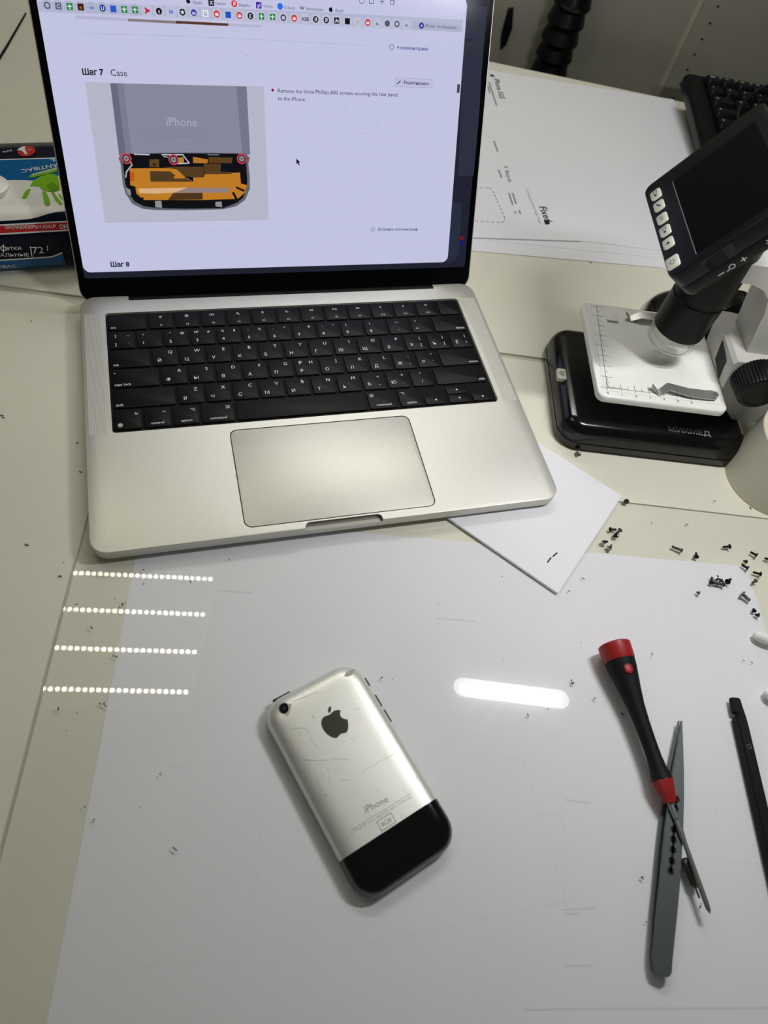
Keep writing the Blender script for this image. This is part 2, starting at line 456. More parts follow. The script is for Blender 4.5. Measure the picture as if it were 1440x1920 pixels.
for x0, x1 in ((2.2, 13.2), (299.4, 310.4)):
    g = G(); g.poly([(x0, 90.3), (x1, 90.3), (x1, 203.4), (x0, 203.4)], ZT+.03)
    finish('speaker_grille', g, ['grille_dots'], laptop, off=LT)
for x, y, zb in ((18, 14, .02), (294, 14, .02), (18, 205, Z0+.02), (294, 205, Z0+.02)):
    g = G(); g.cyl((x, y, zb), (x, y, 1.7), 5.5, n=20)
    finish('rubber_foot', g, ['rubber'], laptop, off=LT)
g = G(); g.cyl((35, 220.2, 6.4), (277.6, 220.2, 6.4), 3.6, n=20)
finish('hinge', g, ['hinge_black'], laptop, off=LT)

# keys
U = 19.07; KX = 17.7; KY = 202.2; PITCH = 18.5; GAP = 2.1
ROWS = [
 [(1.5,'esc')]+[(1,'F%d' % i) for i in range(1, 13)]+[(1,'TOUCH')],
 [(1,'[|~|]|`'),(1,'!||1|'),(1,'"|@|2|'),(1,'№|#|3|'),(1,'%|$|4|'),(1,':|%|5|'),(1,',|^|6|'),(1,'.|&|7|'),(1,';|*|8|'),(1,'(||9|'),(1,')||0|'),(1,'—||-|'),(1,'+||=|'),(1.5,'>delete')],
 [(1.5,'<tab')]+[(1,'%s/%s' % p) for p in zip('QWERTYUIOP', 'ЙЦУКЕНГШЩЗ')]+[(1,'Х{['),(1,'Ъ}]'),(1,'Ё|\\')],
 [(1.75,'<caps lock')]+[(1,'%s/%s' % p) for p in zip('ASDFGHJKL', 'ФЫВАПРОЛД')]+[(1,'Ж:;'),(1,'Э"\'')]+[(1.75,'>return')],
 [(2.25,'<shift')]+[(1,'%s/%s' % p) for p in zip('ZXCVBNM', 'ЯЧСМИТЬ')]+[(1,'Б<,'),(1,'Ю>.'),(1,'?||/|')]+[(2.25,'>shift')],
 [(1,'fn'),(1,'^control'),(1,'⌥option'),(1.25,'⌘command'),(5,' '),(1.25,'⌘command'),(1,'⌥option'),(1,'◀'),(1,'▲▼'),(1,'▶')]]
LEG = ZT-.14
def leg(x, y): return (x, y, LEG)
def sun(g, c, r):
    g.mesh2d(ring2(c, r*.5, r*.22, 12), leg, 1)
    for i in range(8):
        a = i*math.pi/4
        g.mesh2d(line2([(c[0]+r*.68*math.cos(a), c[1]+r*.68*math.sin(a)), (c[0]+r*math.cos(a), c[1]+r*math.sin(a))], r*.2), leg, 1)
def ficon(g, i, c):
    t = g.mesh2d
    tri = lambda x, s: P2([(x, c[1]-.9), (x+1.5*s, c[1]), (x, c[1]+.9)][::(1 if s > 0 else -1)])
    if i in (1, 2): sun(g, c, 1.1+.35*(i-1))
    elif i == 3:
        for dx, w, h in ((-1.4, 1.3, 1.6), (.4, 1.7, 1.6)): t(line2([(c[0]+dx-w/2, c[1]-h/2), (c[0]+dx+w/2, c[1]-h/2), (c[0]+dx+w/2, c[1]+h/2), (c[0]+dx-w/2, c[1]+h/2)], .25, True), leg, 1)
    elif i == 4: t(ring2((c[0]-.2, c[1]+.2), .95, .28), leg, 1); t(line2([(c[0]+.5, c[1]-.5), (c[0]+1.2, c[1]-1.2)], .32), leg, 1)
    elif i == 5: t(P2(rrect(c[0]-.45, c[0]+.45, c[1]-.2, c[1]+1.3, .44)), leg, 1); t(ring2((c[0], c[1]+.1), .95, .22, 12, 190, 350), leg, 1); t(line2([(c[0], c[1]-.8), (c[0], c[1]-1.4)], .25), leg, 1)
    elif i == 6: t(ring2(c, 1.15, .35, 16, 110, 340), leg, 1)
    elif i in (7, 9):
        s = 1 if i == 9 else -1
        for dx in (-.8*s, .7*s):
            t(line2([(c[0]+dx-.6*s, c[1]-.8), (c[0]+dx+.7*s, c[1]), (c[0]+dx-.6*s, c[1]+.8)], .24, True), leg, 1)
    elif i == 8:
        t(line2([(c[0]-1.7, c[1]-.8), (c[0]-.5, c[1]), (c[0]-1.7, c[1]+.8)], .24, True), leg, 1)
        for dx in (.5, 1.4): t(line2([(c[0]+dx, c[1]-.8), (c[0]+dx, c[1]+.8)], .3), leg, 1)
    else:
        t(line2([(c[0]-1, c[1]), (c[0]-.1, c[1]-.8), (c[0]-.1, c[1]+.8)], .24, True), leg, 1)
        for k in range(i-10): t(ring2((c[0], c[1]), .75+.5*k, .22, 6, -45, 45), leg, 1)
y = KY
for ri, row in enumerate(ROWS):
    x = KX; y1 = y; y0 = y-PITCH+GAP; y -= PITCH
    for wu, lab in row:
        w = wu*U; x0 = x+GAP/2-.1; x1 = x+w-GAP/2+.1; x += w
        boxes = [(y0, y1)]
        if lab in ('◀', '▶'): boxes = [(y0, (y0+y1)/2-.3)]
        if lab == '▲▼': boxes = [(y0, (y0+y1)/2-.3), ((y0+y1)/2+.3, y1)]
        for bi, (a, b) in enumerate(boxes):
            g = G(); g.slab(x0, x1, a, b, ZT-1.2, LEG-.03, r=1.3, b=.35, n=4, b0=0)
            cx = (x0+x1)/2; cy = (a+b)/2; T = lambda *q, **k: g.mesh2d(tat(*q, **k), leg, 1)
            big = 4.1; sm = 3.0
            if lab == 'esc' or lab[0] == '<' and len(lab) > 1:
                T(lab.lstrip('<'), x0+1.6, a+1.6, 3.0)
                if 'caps' in lab: g.mesh2d(circ((x0+2.2, b-3.2), .45, 10), leg, 1)
            elif lab[0] == '>' and len(lab) > 1: T(lab[1:], x1-1.6, a+1.6, 3.0, 1)
            elif lab[0] == 'F' and lab[1:].isdigit():
                i = int(lab[1:]); T(lab, cx, a+2.2, 2.2, .5); ficon(g, i, (cx, b-4.8))
            elif lab == 'TOUCH': g.mesh2d(ring2((cx, cy), 6.3, .18, 32), leg, 2)
            elif lab == 'fn':
                T('fn', x1-1.7, b-4.6, 3.0, 1); c = (x0+3.6, a+3.6)
                g.mesh2d(ring2(c, 1.6, .25), leg, 1)
                for dx in (-.55, 0, .55): g.mesh2d(line2([(c[0]+dx, c[1]-1.35), (c[0]+dx, c[1]+1.35)], .2), leg, 1)
                for dy in (-.6, .1, .7): g.mesh2d(line2([(c[0]-1.4, c[1]+dy), (c[0]+1.4, c[1]+dy)], .2), leg, 1)
            elif lab[0] in '^⌥⌘' and len(lab) > 1:
                T(lab[1:], cx, a+2.4, 2.9, .5)
                c = (x1-3.6, b-3.9) if ri == 5 and cx < 150 else (x0+3.6, b-3.9)
                if lab[0] == '^': g.mesh2d(line2([(c[0]-1.1, c[1]-.4), (c[0], c[1]+.6), (c[0]+1.1, c[1]-.4)], .3), leg, 1)
                elif lab[0] == '⌥': g.mesh2d(line2([(c[0]-1.5, c[1]+.8), (c[0]-.6, c[1]+.8), (c[0]+.5, c[1]-.8), (c[0]+1.5, c[1]-.8)], .3), leg, 1); g.mesh2d(line2([(c[0]+.4, c[1]+.8), (c[0]+1.5, c[1]+.8)], .3), leg, 1)
                else:
                    for sx in (-1, 1):
                        for sy_ in (-1, 1): g.mesh2d(ring2((c[0]+sx*.9, c[1]+sy_*.9), .55, .22, 10), leg, 1)
                    g.mesh2d(line2([(c[0]-.45, c[1]-.45), (c[0]+.45, c[1]-.45), (c[0]+.45, c[1]+.45), (c[0]-.45, c[1]+.45)], .24, True), leg, 1)
            elif lab == '◀': g.mesh2d(P2([(cx-.9, cy), (cx+.8, cy-.9), (cx+.8, cy+.9)]), leg, 1)
            elif lab == '▶': g.mesh2d(P2([(cx+.9, cy), (cx-.8, cy+.9), (cx-.8, cy-.9)]), leg, 1)
            elif lab == '▲▼': g.mesh2d(P2([(cx-.9, cy-.7), (cx+.9, cy-.7), (cx, cy+.9)] if bi else [(cx, cy-.9), (cx+.9, cy+.7), (cx-.9, cy+.7)]), leg, 1)
            elif lab == '(||9|' or '|' in lab and lab.count('|') == 3:
                q = lab.split('|'); qx = x0+(x1-x0)*(.25 if ri == 1 and lab != '—||-|' else .45)
                T(q[0], qx+.2, b-5.0, 3.1, .5); T(q[2], qx, a+3.0, 4.0 if q[2].isdigit() else 3.6, .5)
                if q[1]: T(q[1], x1-4.0, b-5.0, 3.1, .5)
                if q[3]: T(q[3], x1-3.8, a+3.0, 3.4, .5)
            elif '/' in lab and len(lab) == 3:
                T(lab[0], x0+(x1-x0)*.73, b-5.4, big, .5); T(lab[2], x0+(x1-x0)*.27, a+3.1, big, .5)
                if lab[0] == 'H': T('₽', x0+(x1-x0)*.27, b-5.4, big, .5)
            elif len(lab) == 3:
                T(lab[0], x0+(x1-x0)*.27, a+4.0, big, .5); T(lab[1], x0+(x1-x0)*.73, b-5.6, 3.6, .5); T(lab[2], x0+(x1-x0)*.73, a+4.0, 3.6, .5)
            finish('key', g, ['key_black', 'legend_white', 'well_black'], laptop, off=LT)

# lid
TH = math.radians(62.73); CY0 = 224.52
def lidp(x, s, o=0.): return (x, CY0+s*math.cos(TH)-o*math.sin(TH), ZT+s*math.sin(TH)+o*math.cos(TH))
LO = (-7.0, 213.0)
def lidslab(g, x0, x1, s0, s1, o0, o1, r, b, mi=0, n=8):
    rings = []
    for ins, o in ((b, o0), (0, o0+b), (0, o1-.15), (.15, o1)):
        rings.append([lidp(p[0], p[1], o) for p in rrect(x0+ins, x1-ins, s0+ins, s1-ins, max(r-ins, .1), n)])
    g.loft(rings, mi)
g = G(); lidslab(g, 0, W, LO[0], LO[1], -4.4, -.12, 11, 1.2)
lid = finish('lid', g, ['aluminium'], laptop, off=LT)
g = G(); lidslab(g, .55, W-.55, LO[0]+.4, LO[1]-.5, -.3, 0, 10.5, 0.02)
finish('bezel', g, ['bezel_black'], lid, off=LT)
g = G()
SM = ['bezel_black']
layer = [0]
def smi(name):
    if name not in SM: SM.append(name)
    return SM.index(name)
def scol(rgb, k=1.): return smi(scr('screen_%02x%02x%02x' % tuple(int(c) for c in rgb), rgb, k))
def D_(vf, rgb, lift=1):
    layer[0] += .0035*lift
    h = .02+layer[0]
    g.mesh2d(vf, lambda x, s: lidp(x, s, h), scol(rgb))
def Dt(body, p0, p1, rgb, bold=0.): D_(tfit(body, p0, p1, bold), rgb)
WIN = (191, 193, 222); TXTC = (20, 22, 44); GREY = (112, 114, 138)
D_(P2(rrect(5.1, 307.5, 11.4, 207.6, 2.5)), (30, 32, 46))
D_(P2([(291.32,164.10), (306.90,164.71), (308.45,123.05), (308.33,81.80), (295.13,81.77)]), (44, 46, 62))
D_(P2([(291.05,192.50), (307.44,193.34), (307.09,163.04), (291.48,162.44)]), (46, 48, 62))
D_(P2([(289.13,62.13), (300.18,62.06), (301.33,24.75), (299.13,17.49), (291.25,14.66)]), (38, 44, 60))
D_(ring2((300.54,188.24), 1.3, .3), (28, 30, 44)); D_(line2([(301.47,187.32), (303.26,186.13)], .3), (28, 30, 44))
Dt('Поиск', (298.26,182.37), (304.10,182.32), (30, 32, 46))
D_(tfit('ый', (293.92,171.79), (297.71,171.62)), (14, 16, 26))
D_(ring2((301.10,32.41), 4.0, 2.2, 20, -90, 20), (16, 20, 120)); D_(ring2((301.10,32.41), 4.0, 2.2, 14, 20, 85), (120, 26, 34))
wx0 = 5.1
wp = []
for (cx, cs, a0) in ((287.3, 189.6, 0), (wx0+5, 201.8, 90), (wx0+5.4, 20.8, 180), (286.6, 20.8, 270)):
    for i in range(9):
        a = math.radians(a0+90*i/8); wp.append((cx+5*math.cos(a), cs+5*math.sin(a)))
wp[:9] = [(291.8+.35*math.cos(math.radians(10*i)), 207.3-.05*i) for i in range(9)]
wp = [(291.9, 196)]+wp[:0]+[(291.7, 192.8), (291.1, 194.9), (289.9, 196.6), (288.0, 197.8)]+[(286, 198.4), (286, 207.4), (wx0, 207.4)]+wp[18:27]+wp[27:36]
D_(P2(wp[1:]), (193, 195, 224))
# browser chrome
D_(P2([(5.48,180.34), (96.09,182.51), (192.17,183.82), (289.36,184.51), (289.65,177.14), (169.82,176.68), (78.60,176.46), (5.45,175.39)]), (177, 180, 205))
D_(P2([(5.45,175.39), (78.60,176.46), (169.82,176.68), (289.65,177.14), (289.72,176.49), (169.80,176.07), (78.53,175.88), (5.34,174.83)]), (188, 190, 216))
def icon(c, kind):
    q = lambda r: P2([(c[0]-r, c[1]-r), (c[0]+r, c[1]-r), (c[0]+r, c[1]+r), (c[0]-r, c[1]+r)])
    if kind[0] == 'o': D_(circ(c, 1.9), kind[1])
    if kind[0] == 'q': D_(q(1.8), kind[1])
    if kind[0] == 'r': D_(ring2(c, 1.9, .75), kind[1])
    if kind[0] == 's':
        D_(q(1.8), (38, 128, 66)); D_(P2([(c[0]-.35, c[1]-1.4), (c[0]+.25, c[1]-1.4), (c[0]+.25, c[1]+1.2), (c[0]-.35, c[1]+1.2)]), (215, 232, 222)); D_(P2([(c[0]-1.4, c[1]-.1), (c[0]+1.4, c[1]-.1), (c[0]+1.4, c[1]+.4), (c[0]-1.4, c[1]+.4)]), (215, 232, 222))
    if kind[0] == 'd':
        D_(circ(c, 2.0), (205, 52, 58)); D_(circ((c[0], c[1]-.2), 1.25, 16, .9), (235, 228, 232)); D_(circ((c[0]-.45, c[1]), .3, 8), (205, 52, 58)); D_(circ((c[0]+.45, c[1]), .3, 8), (205, 52, 58))
    if kind[0] == 't': D_(P2([(c[0]-1.9, c[1]-2), (c[0]+2.2, c[1]), (c[0]-1.9, c[1]+2), (c[0]-.8, c[1])]), kind[1])
    if len(kind) > 2: D_(tat(kind[2], c[0], c[1]-1.05, 2.9, .5, .02), kind[3])
PILL = (174, 177, 203)
K_ = (16, 17, 26); WH = (228, 230, 240)
A_ic = [((10.84,178.67), ('r', (74, 80, 104))), ((17.40,178.67), ('q', (92, 94, 116), 'C', (200, 202, 225))), ((24.02,178.76), ('s',)), ((30.58,178.84), ('q', (44, 24, 12), 'n', (214, 140, 50))), ((37.08,178.83), ('n', 0, '∞', (48, 92, 200))), ((43.65,178.91), ('o', (30, 50, 132), 'U', WH)), ((50.13,178.81), ('q', (34, 88, 200))), ((56.79,178.88), ('s',)), ((63.39,178.96), ('s',)), ((70.84,178.98), ('t', (196, 26, 62))), ((78.25,179.01), ('o', K_, 't', WH)), ((85.83,179.12), ('n', 0, 'М', (28, 78, 220))), ((93.05,179.22), ('o', (28, 32, 48), '★', WH)), ((100.33,179.31), ('o', (64, 62, 170), 'm', WH)), ((107.76,179.24), ('q', (226, 228, 240), 'G', (66, 78, 110))), ((115.15,179.33), ('d',)), ((122.59,179.25), ('q', (28, 84, 190))), ((129.87,179.25), ('d',)), ((137.22,179.34), ('o', K_, 'E', WH)), ((144.62,179.42), ('s',)),
 ((152.08,179.46), ('s',)), ((159.35,179.43), ('r', (50, 46, 56))), ((166.80,179.50), ('d',)), ((174.19,179.47), ('n', 0, 'X3B', K_)), ((181.63,179.54), ('o', K_, 'Я', WH)), ((189.01,179.50), ('o', K_, 'Я', WH)), ((196.33,179.56), ('q', K_, 'Ai', WH)), ((203.94,179.53), ('q', K_)), ((211.25,179.38), ('n', 0, 'Y', (190, 160, 40))), ((218.49,179.52), ('d',)), ((225.53,179.46), ('n', 0, 'o.', K_)), ((232.74,179.60), ('o', (82, 86, 104))), ((239.88,179.63), ('r', (60, 64, 84))), ((247.08,179.56), ('n', 0, 'o.', K_))]
for i, (c, k) in enumerate(A_ic):
    D_(P2(rrect(c[0]-3.4, c[0]+3.4, c[1]-3.1, c[1]+3.1, 3)), PILL if i < 9 else (186, 189, 213), .4)
    icon(c, k)
D_(P2([(252.36,181.80), (286.36,181.49), (288.91,180.65), (289.50,178.74), (287.59,177.05), (252.63,177.08), (250.92,179.21)]), (172, 175, 200))
icon((258.09,179.54), ('o', (24, 58, 150), '×', WH))
Dt('iPhone 1st Generatio…', (260.95,178.73), (287.44,178.65), (42, 44, 66))
for c, k, s, a, b in (((97.40,185.45), 'apple', 'Apple', (99.98,184.15), (106.11,184.18)), ((112.03,185.35), ('q', K_, 'X', WH), 'Twitter', (114.35,184.32), (121.62,184.40)), ((126.92,185.55), ('o', (206, 36, 40), 'Я', WH), 'Яндекс', (129.97,184.25), (137.71,184.35)), ((143.09,185.51), ('q', (70, 24, 160), 'y!', WH), 'Yahoo', (145.87,184.48), (152.30,184.51)), ((157.38,185.65), ('o', (44, 110, 226)), 'iCloud', (160.21,184.32), (167.10,184.37)), ((172.24,185.52), ('n', 0, 'W', (60, 62, 80)), 'Википедия', (175.15,184.47), (186.96,184.46)), ((192.18,185.63), 'apple', 'Apple', (195.17,184.57), (201.18,184.57))):
    if k == 'apple': D_(apple2(c, 3.2), K_)
    else: icon(c, k)
    Dt(s, a, b, (84, 86, 108))
c = (213.93,191.88); D_(ring2(c, 1.9, .3), (60, 64, 84)); c = (220.77,191.94); D_(line2([(c[0]-1.4, c[1]+1.6), (c[0]-1.4, c[1]-1.4), (c[0]+1.4, c[1]-1.4), (c[0]+1.4, c[1]+1.6)], .35), (60, 64, 84))
c = (228.43,192.04); D_(line2([(c[0]-1.4, c[1]), (c[0]+1.4, c[1])], .35), (60, 64, 84)); D_(line2([(c[0], c[1]-1.4), (c[0], c[1]+1.4)], .35), (60, 64, 84))
c = (235.76,192.11); D_(line2([(c[0]-1.3, c[1]-1.5), (c[0]+1, c[1]-1.5), (c[0]+1, c[1]+1), (c[0]-1.3, c[1]+1)], .35, True), (60, 64, 84)); D_(line2([(c[0]-.4, c[1]+1.7), (c[0]+1.8, c[1]+1.7), (c[0]+1.8, c[1]-.8)], .35), (60, 64, 84))
# page
D_(P2([(26.52,174.20), (144.29,174.59), (144.21,173.08), (26.23,172.50)]), (178, 180, 204))
D_(P2([(58.42,174.05), (91.84,174.20), (91.69,172.73), (58.22,172.61)]), (132, 120, 124)); D_(P2([(88.46,174.33), (122.27,174.46), (122.16,172.97), (88.30,172.87)]), (84, 52, 44))
D_(line2([(25.55,164.81), (84.14,165.92), (147.49,166.24), (216.76,166.00)], .25), (172, 175, 203))
Dt('4 комментариев', (240.48,164.72), (263.93,164.68), (32, 62, 142), .008); c = (236.45,165.85); D_(ring2(c, 1.7, .3), (40, 62, 130))
Dt('Шаг 7', (25.59,141.92), (38.86,142.06), TXTC, .035); Dt('Case', (43.18,141.89), (53.62,141.93), TXTC)
bp = [(240.06,146.97), (268.48,146.86), (268.45,141.41), (239.89,141.59)]
D_(P2(bp), (188, 190, 219)); D_(line2(bp, .25, True), (160, 163, 192))
D_(line2([(241.85,143.34), (243.81,145.08)], .7), (50, 52, 76)); Dt('Редактировать', (246.76,143.48), (266.24,143.05), TXTC, .015)
D_(circ((150.19,136.67), .9), (104, 18, 46))
Dt('Remove the three Phillips #00 screws securing the rear panel', (153.90,135.30), (242.22,135.20), TXTC)
Dt('to the iPhone.', (153.71,130.54), (173.63,130.38), TXTC)
D_(P2([(288.51,144.41), (290.63,144.47), (290.72,138.93), (288.58,138.87)]), (66, 68, 92))
D_(line2([(26.61,43.16), (101.45,43.09), (149.75,43.11), (222.01,42.81)], .2), (178, 181, 210))
Dt('Добавить комментарий', (229.97,41.88), (263.22,41.37), (70, 72, 98), .01); c = (225.97,42.75); D_(ring2(c, 1.5, .3), (70, 72, 98))
Dt('Шаг 8', (24.91,19.51), (38.10,19.33), TXTC, .035)
c = (165.65,93.34); D_(P2([(c[0], c[1]), (c[0]+.3, c[1]-4.1), (c[0]+1.2, c[1]-3.0), (c[0]+1.9, c[1]-4.6), (c[0]+2.6, c[1]-4.2), (c[0]+1.9, c[1]-2.7), (c[0]+3.0, c[1]-2.6)][::-1]), (14, 14, 24))
D_(line2([(202.29,129.41), (203.96,120.21), (208.06,114.03), (214.66,110.26), (221.23,110.72), (226.90,115.06), (229.94,123.18)], .2), (174, 175, 202))
# the guide's photo
GP = lambda pts, rgb: D_(P2(pts), rgb)
GP([(26.36,137.75), (144.19,138.69), (143.28,50.82), (25.46,50.20)], (180, 182, 200))
GP([(42.09,137.64), (132.12,138.34), (132.04,95.52), (41.41,93.93)], (134, 135, 156))
GP([(42.09,137.64), (46.31,137.68), (46.00,95.18), (41.41,93.93)], (104, 105, 124))
GP([(46.31,137.68), (50.54,137.64), (49.99,95.50), (46.00,95.18)], (122, 123, 144))
GP([(124.98,138.30), (132.12,138.34), (132.04,95.52), (126.34,96.43)], (116, 117, 138))
Dt('iPhone', (75.65,113.09), (96.33,113.19), (168, 169, 186))
for a, b in (((56.08,107.93), (103.73,108.12)), ((57.31,106.12), (103.08,106.61))): D_(line2([a, b], .25), (122, 123, 144))
D_(line2([(81.95,103.98), (91.07,103.91), (90.67,99.87), (81.51,99.86)], .3, True), (150, 151, 170))
GP([(40.76,92.80), (44.59,95.63), (86.75,96.52), (128.48,96.64), (131.69,93.37), (130.40,89.65), (130.88,79.74), (130.46,72.69), (126.49,65.06), (119.63,60.68), (109.69,58.69), (82.84,58.20), (62.95,58.47), (52.75,59.46), (46.03,62.79), (42.39,69.41), (41.28,75.73), (41.69,89.07)], (96, 98, 106))
GP([(42.35,92.26), (45.99,95.09), (86.70,96.04), (126.84,96.05), (129.77,93.36), (128.68,89.63), (128.93,79.74), (128.31,73.20), (124.93,66.40), (118.67,62.53), (109.75,59.51), (82.96,59.31), (63.12,59.88), (53.99,61.15), (47.77,64.37), (44.24,70.38), (43.05,76.21), (43.27,89.08)], (13, 13, 17))
OR = (188, 122, 38); BR = (82, 60, 32)
GP([(47.41,86.08), (60.24,86.33), (78.53,86.43), (84.61,80.63), (90.03,77.50), (90.30,80.35), (97.85,80.47), (98.36,82.63), (123.90,83.70), (124.16,76.23), (128.76,75.22), (126.81,70.16), (121.08,65.80), (95.73,65.21), (71.03,65.34), (54.03,65.43), (49.53,69.88), (49.61,74.27), (46.22,75.24)], OR)
GP([(70.45,87.15), (98.27,87.50), (97.45,80.66), (90.31,80.45), (84.66,81.12), (79.45,85.47)], BR)
GP([(98.45,89.44), (110.50,89.52), (110.08,84.14), (117.51,84.17), (117.94,82.69), (98.34,82.43)], BR)
GP([(60.81,84.42), (74.71,84.29), (78.95,80.81), (84.08,80.44), (89.82,77.50), (60.35,77.48)], (78, 58, 32))
GP([(76.93,81.20), (83.97,81.41), (84.20,79.65), (76.97,79.64)], OR)
GP([(50.95,73.01), (84.93,73.55), (84.13,70.78), (75.21,70.20), (64.29,69.64), (52.06,69.87)], (214, 174, 130))
GP([(85.66,73.55), (116.18,73.22), (113.81,70.20), (75.19,70.10), (78.96,71.28)], (142, 126, 126))
GP([(75.17,69.90), (95.85,70.05), (95.75,65.52), (71.03,65.34)], (74, 52, 26))
GP([(91.41,93.90), (101.82,92.16), (101.08,89.65), (91.22,89.77)], (178, 114, 40)); GP([(102.48,93.80), (119.24,93.46), (118.45,89.76), (102.15,90.04)], (88, 62, 28))
GP([(110.46,89.03), (116.84,89.56), (116.47,84.46), (110.08,84.14)], (14, 16, 26)); GP([(61.44,91.85), (68.00,92.09), (67.37,86.85), (60.84,87.10)], (92, 66, 30)); D_(circ((64.35,88.64), 1.0, 12), (40, 28, 14))
GP([(81.30,93.14), (84.91,93.56), (84.79,89.35), (81.09,89.32)], (180, 124, 52)); GP([(47.04,83.41), (49.90,83.90), (49.32,78.15), (46.55,77.66)], (190, 84, 24))
GP([(51.47,95.51), (61.87,95.33), (61.77,94.49), (51.37,94.77)], (190, 192, 204)); D_(line2([(70.35,94.94), (84.56,95.07), (88.33,89.76), (80.89,89.32)], .7), (196, 198, 206)); D_(line2([(71.22,93.82), (74.22,93.46)], .5), (190, 192, 204)); D_(line2([(102.09,95.24), (109.59,95.21)], .6), (120, 122, 132))
D_(line2([(48.15,91.46), (49.09,88.17), (44.92,83.88), (43.95,80.54)], .9), (168, 168, 172))
for q in ([(61.84,64.69), (66.30,64.87), (66.26,60.05), (61.64,60.49)], [(104.70,63.85), (109.03,64.13), (109.26,60.24), (104.45,60.78)], [(43.01,73.79), (45.82,72.33), (45.99,68.42), (43.47,69.90)]): GP(q, (140, 142, 144))
GP([(117.04,70.19), (118.70,70.69), (122.05,64.05), (120.34,63.04)], (20, 18, 16)); GP([(52.76,67.41), (54.25,67.11), (53.97,64.93), (52.64,64.94)], (20, 18, 16)); D_(line2([(121.06,73.51), (125.81,71.49)], 1.4), (20, 18, 16))
for c in ((45.91,92.38), (77.90,91.88), (125.78,92.84)):
    D_(circ(c, 3.3), (30, 28, 32)); D_(ring2(c, 3.5, .9), (206, 62, 84)); D_(circ(c, 1.9, 16), (140, 138, 140)); D_(line2([(c[0]-.8, c[1]), (c[0]+.8, c[1])], .4), (60, 60, 64)); D_(line2([(c[0], c[1]-.8), (c[0], c[1]+.8)], .4), (60, 60, 64))
for c in ((13.58,65.54), (127.28,170.51), (213.31,92.63), (133.18,156.73), (164.87,146.50), (169.14,150.49), (123.04,92.29), (172.91,149.98), (142.63,22.29), (150.13,21.69), (213.58,75.93)): D_(circ(c, .28, 8), (120, 122, 146))
finish('display', g, SM, lid, off=LT, smooth=0)

# ================================================================== PHONE
PH = (131.9, -153.0, 0); PA = math.radians(18.3)
phone = thing('smartphone', 'scratched silver smartphone with black lower back lying face down', 'phone', PH, PA)
PW, PL = 61.6, 115.0
def phone_rings(extra=0):
    R_ = []
    for ins, z, r in ((1.6, .05, 11.8), (.5, .35, 12.6), (.25, 1.4, 12.8), (0, 3.0, 13), (.1, 4.6, 13), (.7, 6.6, 12.8), (1.7, 8.3, 12.3), (3.1, 9.7, 11.6), (4.9, 10.7, 10.6), (7.2, 11.25, 9), (10, 11.5, 7), (14, 11.6, 5)):
        R_.append([(p[0], p[1], z) for p in rrect(-PW/2+ins, PW/2-ins, -PL/2+ins, PL/2-ins, r, 10)])
    return R_
def phone_half(keep_top):
    g = G(); g.loft(phone_rings()[3:], 0, cap0=False)
    geom = g.bm.verts[:]+g.bm.edges[:]+g.bm.faces[:]
    bmesh.ops.bisect_plane(g.bm, geom=geom, plane_co=(0, -33.3 if keep_top else -33.55, 0), plane_no=(0, 1, 0), clear_inner=keep_top, clear_outer=not keep_top)
    return g
finish('back_shell', phone_half(True), ['phone_back'], phone)
finish('antenna_cover', phone_half(False), ['phone_gloss'], phone)
g = G(); g.loft(phone_rings()[:4], 0, cap1=True)
finish('front_bezel', g, ['chrome'], phone)
def pz(x, y): return (x, y, 11.63)
g = G(); g.mesh2d(apple2((.7, 27.8), 17.2), pz, 0); finish('logo', g, ['logo_dark'], phone, smooth=0)
g = G()
for pl in ([(-21.15,37.01), (-14.69,33.61), (-14.11,29.95)], [(-14.83,27.76), (-14.41,21.41)], [(-14.48,50.50), (-7.90,49.38), (1.37,48.42)], [(-23.41,19.33), (-17.75,15.45), (-11.70,12.40)], [(0.79,-1.74), (10.12,-1.87), (20.78,-2.45)], [(-11.23,0.13), (-7.71,-1.98)], [(-22.34,5.70), (-23.06,3.20)], [(-23.85,1.46), (-22.96,0.64)], [(-23.24,-2.11), (-20.71,-2.74)], [(14.05,23.37), (14.37,22.42)], [(0.30,20.97), (4.10,19.71)], [(25.28,-17.84), (24.74,-20.09)], [(-10.12,12.09), (-2.93,7.71)], [(-18.34,14.28), (-16.31,11.82)], [(-15.20,9.13), (-14.50,7.43)], [(-16.08,4.58), (-17.55,1.38)], [(2.94,-13.72), (2.60,-14.76)], [(-1.15,16.92), (1.19,16.98)], [(-18.45,31.48), (-18.29,33.54)], [(14.32,29.28), (17.17,28.66)]):
    g.mesh2d(line2(pl, .16), lambda x, y: (x, y, 11.66), 0)
for pl in ([(-16.97,50.27), (-14.88,49.26), (-15.89,47.81), (-18.13,45.49), (-20.25,44.19), (-20.54,45.87), (-18.42,46.54)], [(19.21,49.16), (21.10,50.42), (25.65,50.18), (26.45,49.08), (22.69,47.90), (20.69,48.24)]):
    g.mesh2d(P2(pl), lambda x, y: (x, y, 11.62), 1)
finish('scratches', g, ['scuff', 'scuff_soft'], phone, smooth=0)
g = G(); g.mesh2d(tfit('iPhone', (-8.33,-20.73), (5.30,-21.87), 0.0), pz, 0)
g.mesh2d(tfit('Designed by Apple in California  Assembled in China  Model No.: A1203', (-19.17,-24.21), (17.39,-24.81)), pz, 0)
g.mesh2d(tfit('FCC ID: BCGA1203  Serial No.: 87805CXXWH8  IMEI No.: 011472003154406', (-20.53,-25.44), (17.39,-26.40)), pz, 0)
b0 = (-1.29,-29.70); g.mesh2d(line2([(b0[0]-4.4, b0[1]-2.6), (b0[0]+4.4, b0[1]-2.6), (b0[0]+4.4, b0[1]+2.6), (b0[0]-4.4, b0[1]+2.6)], .35, True), pz, 0)
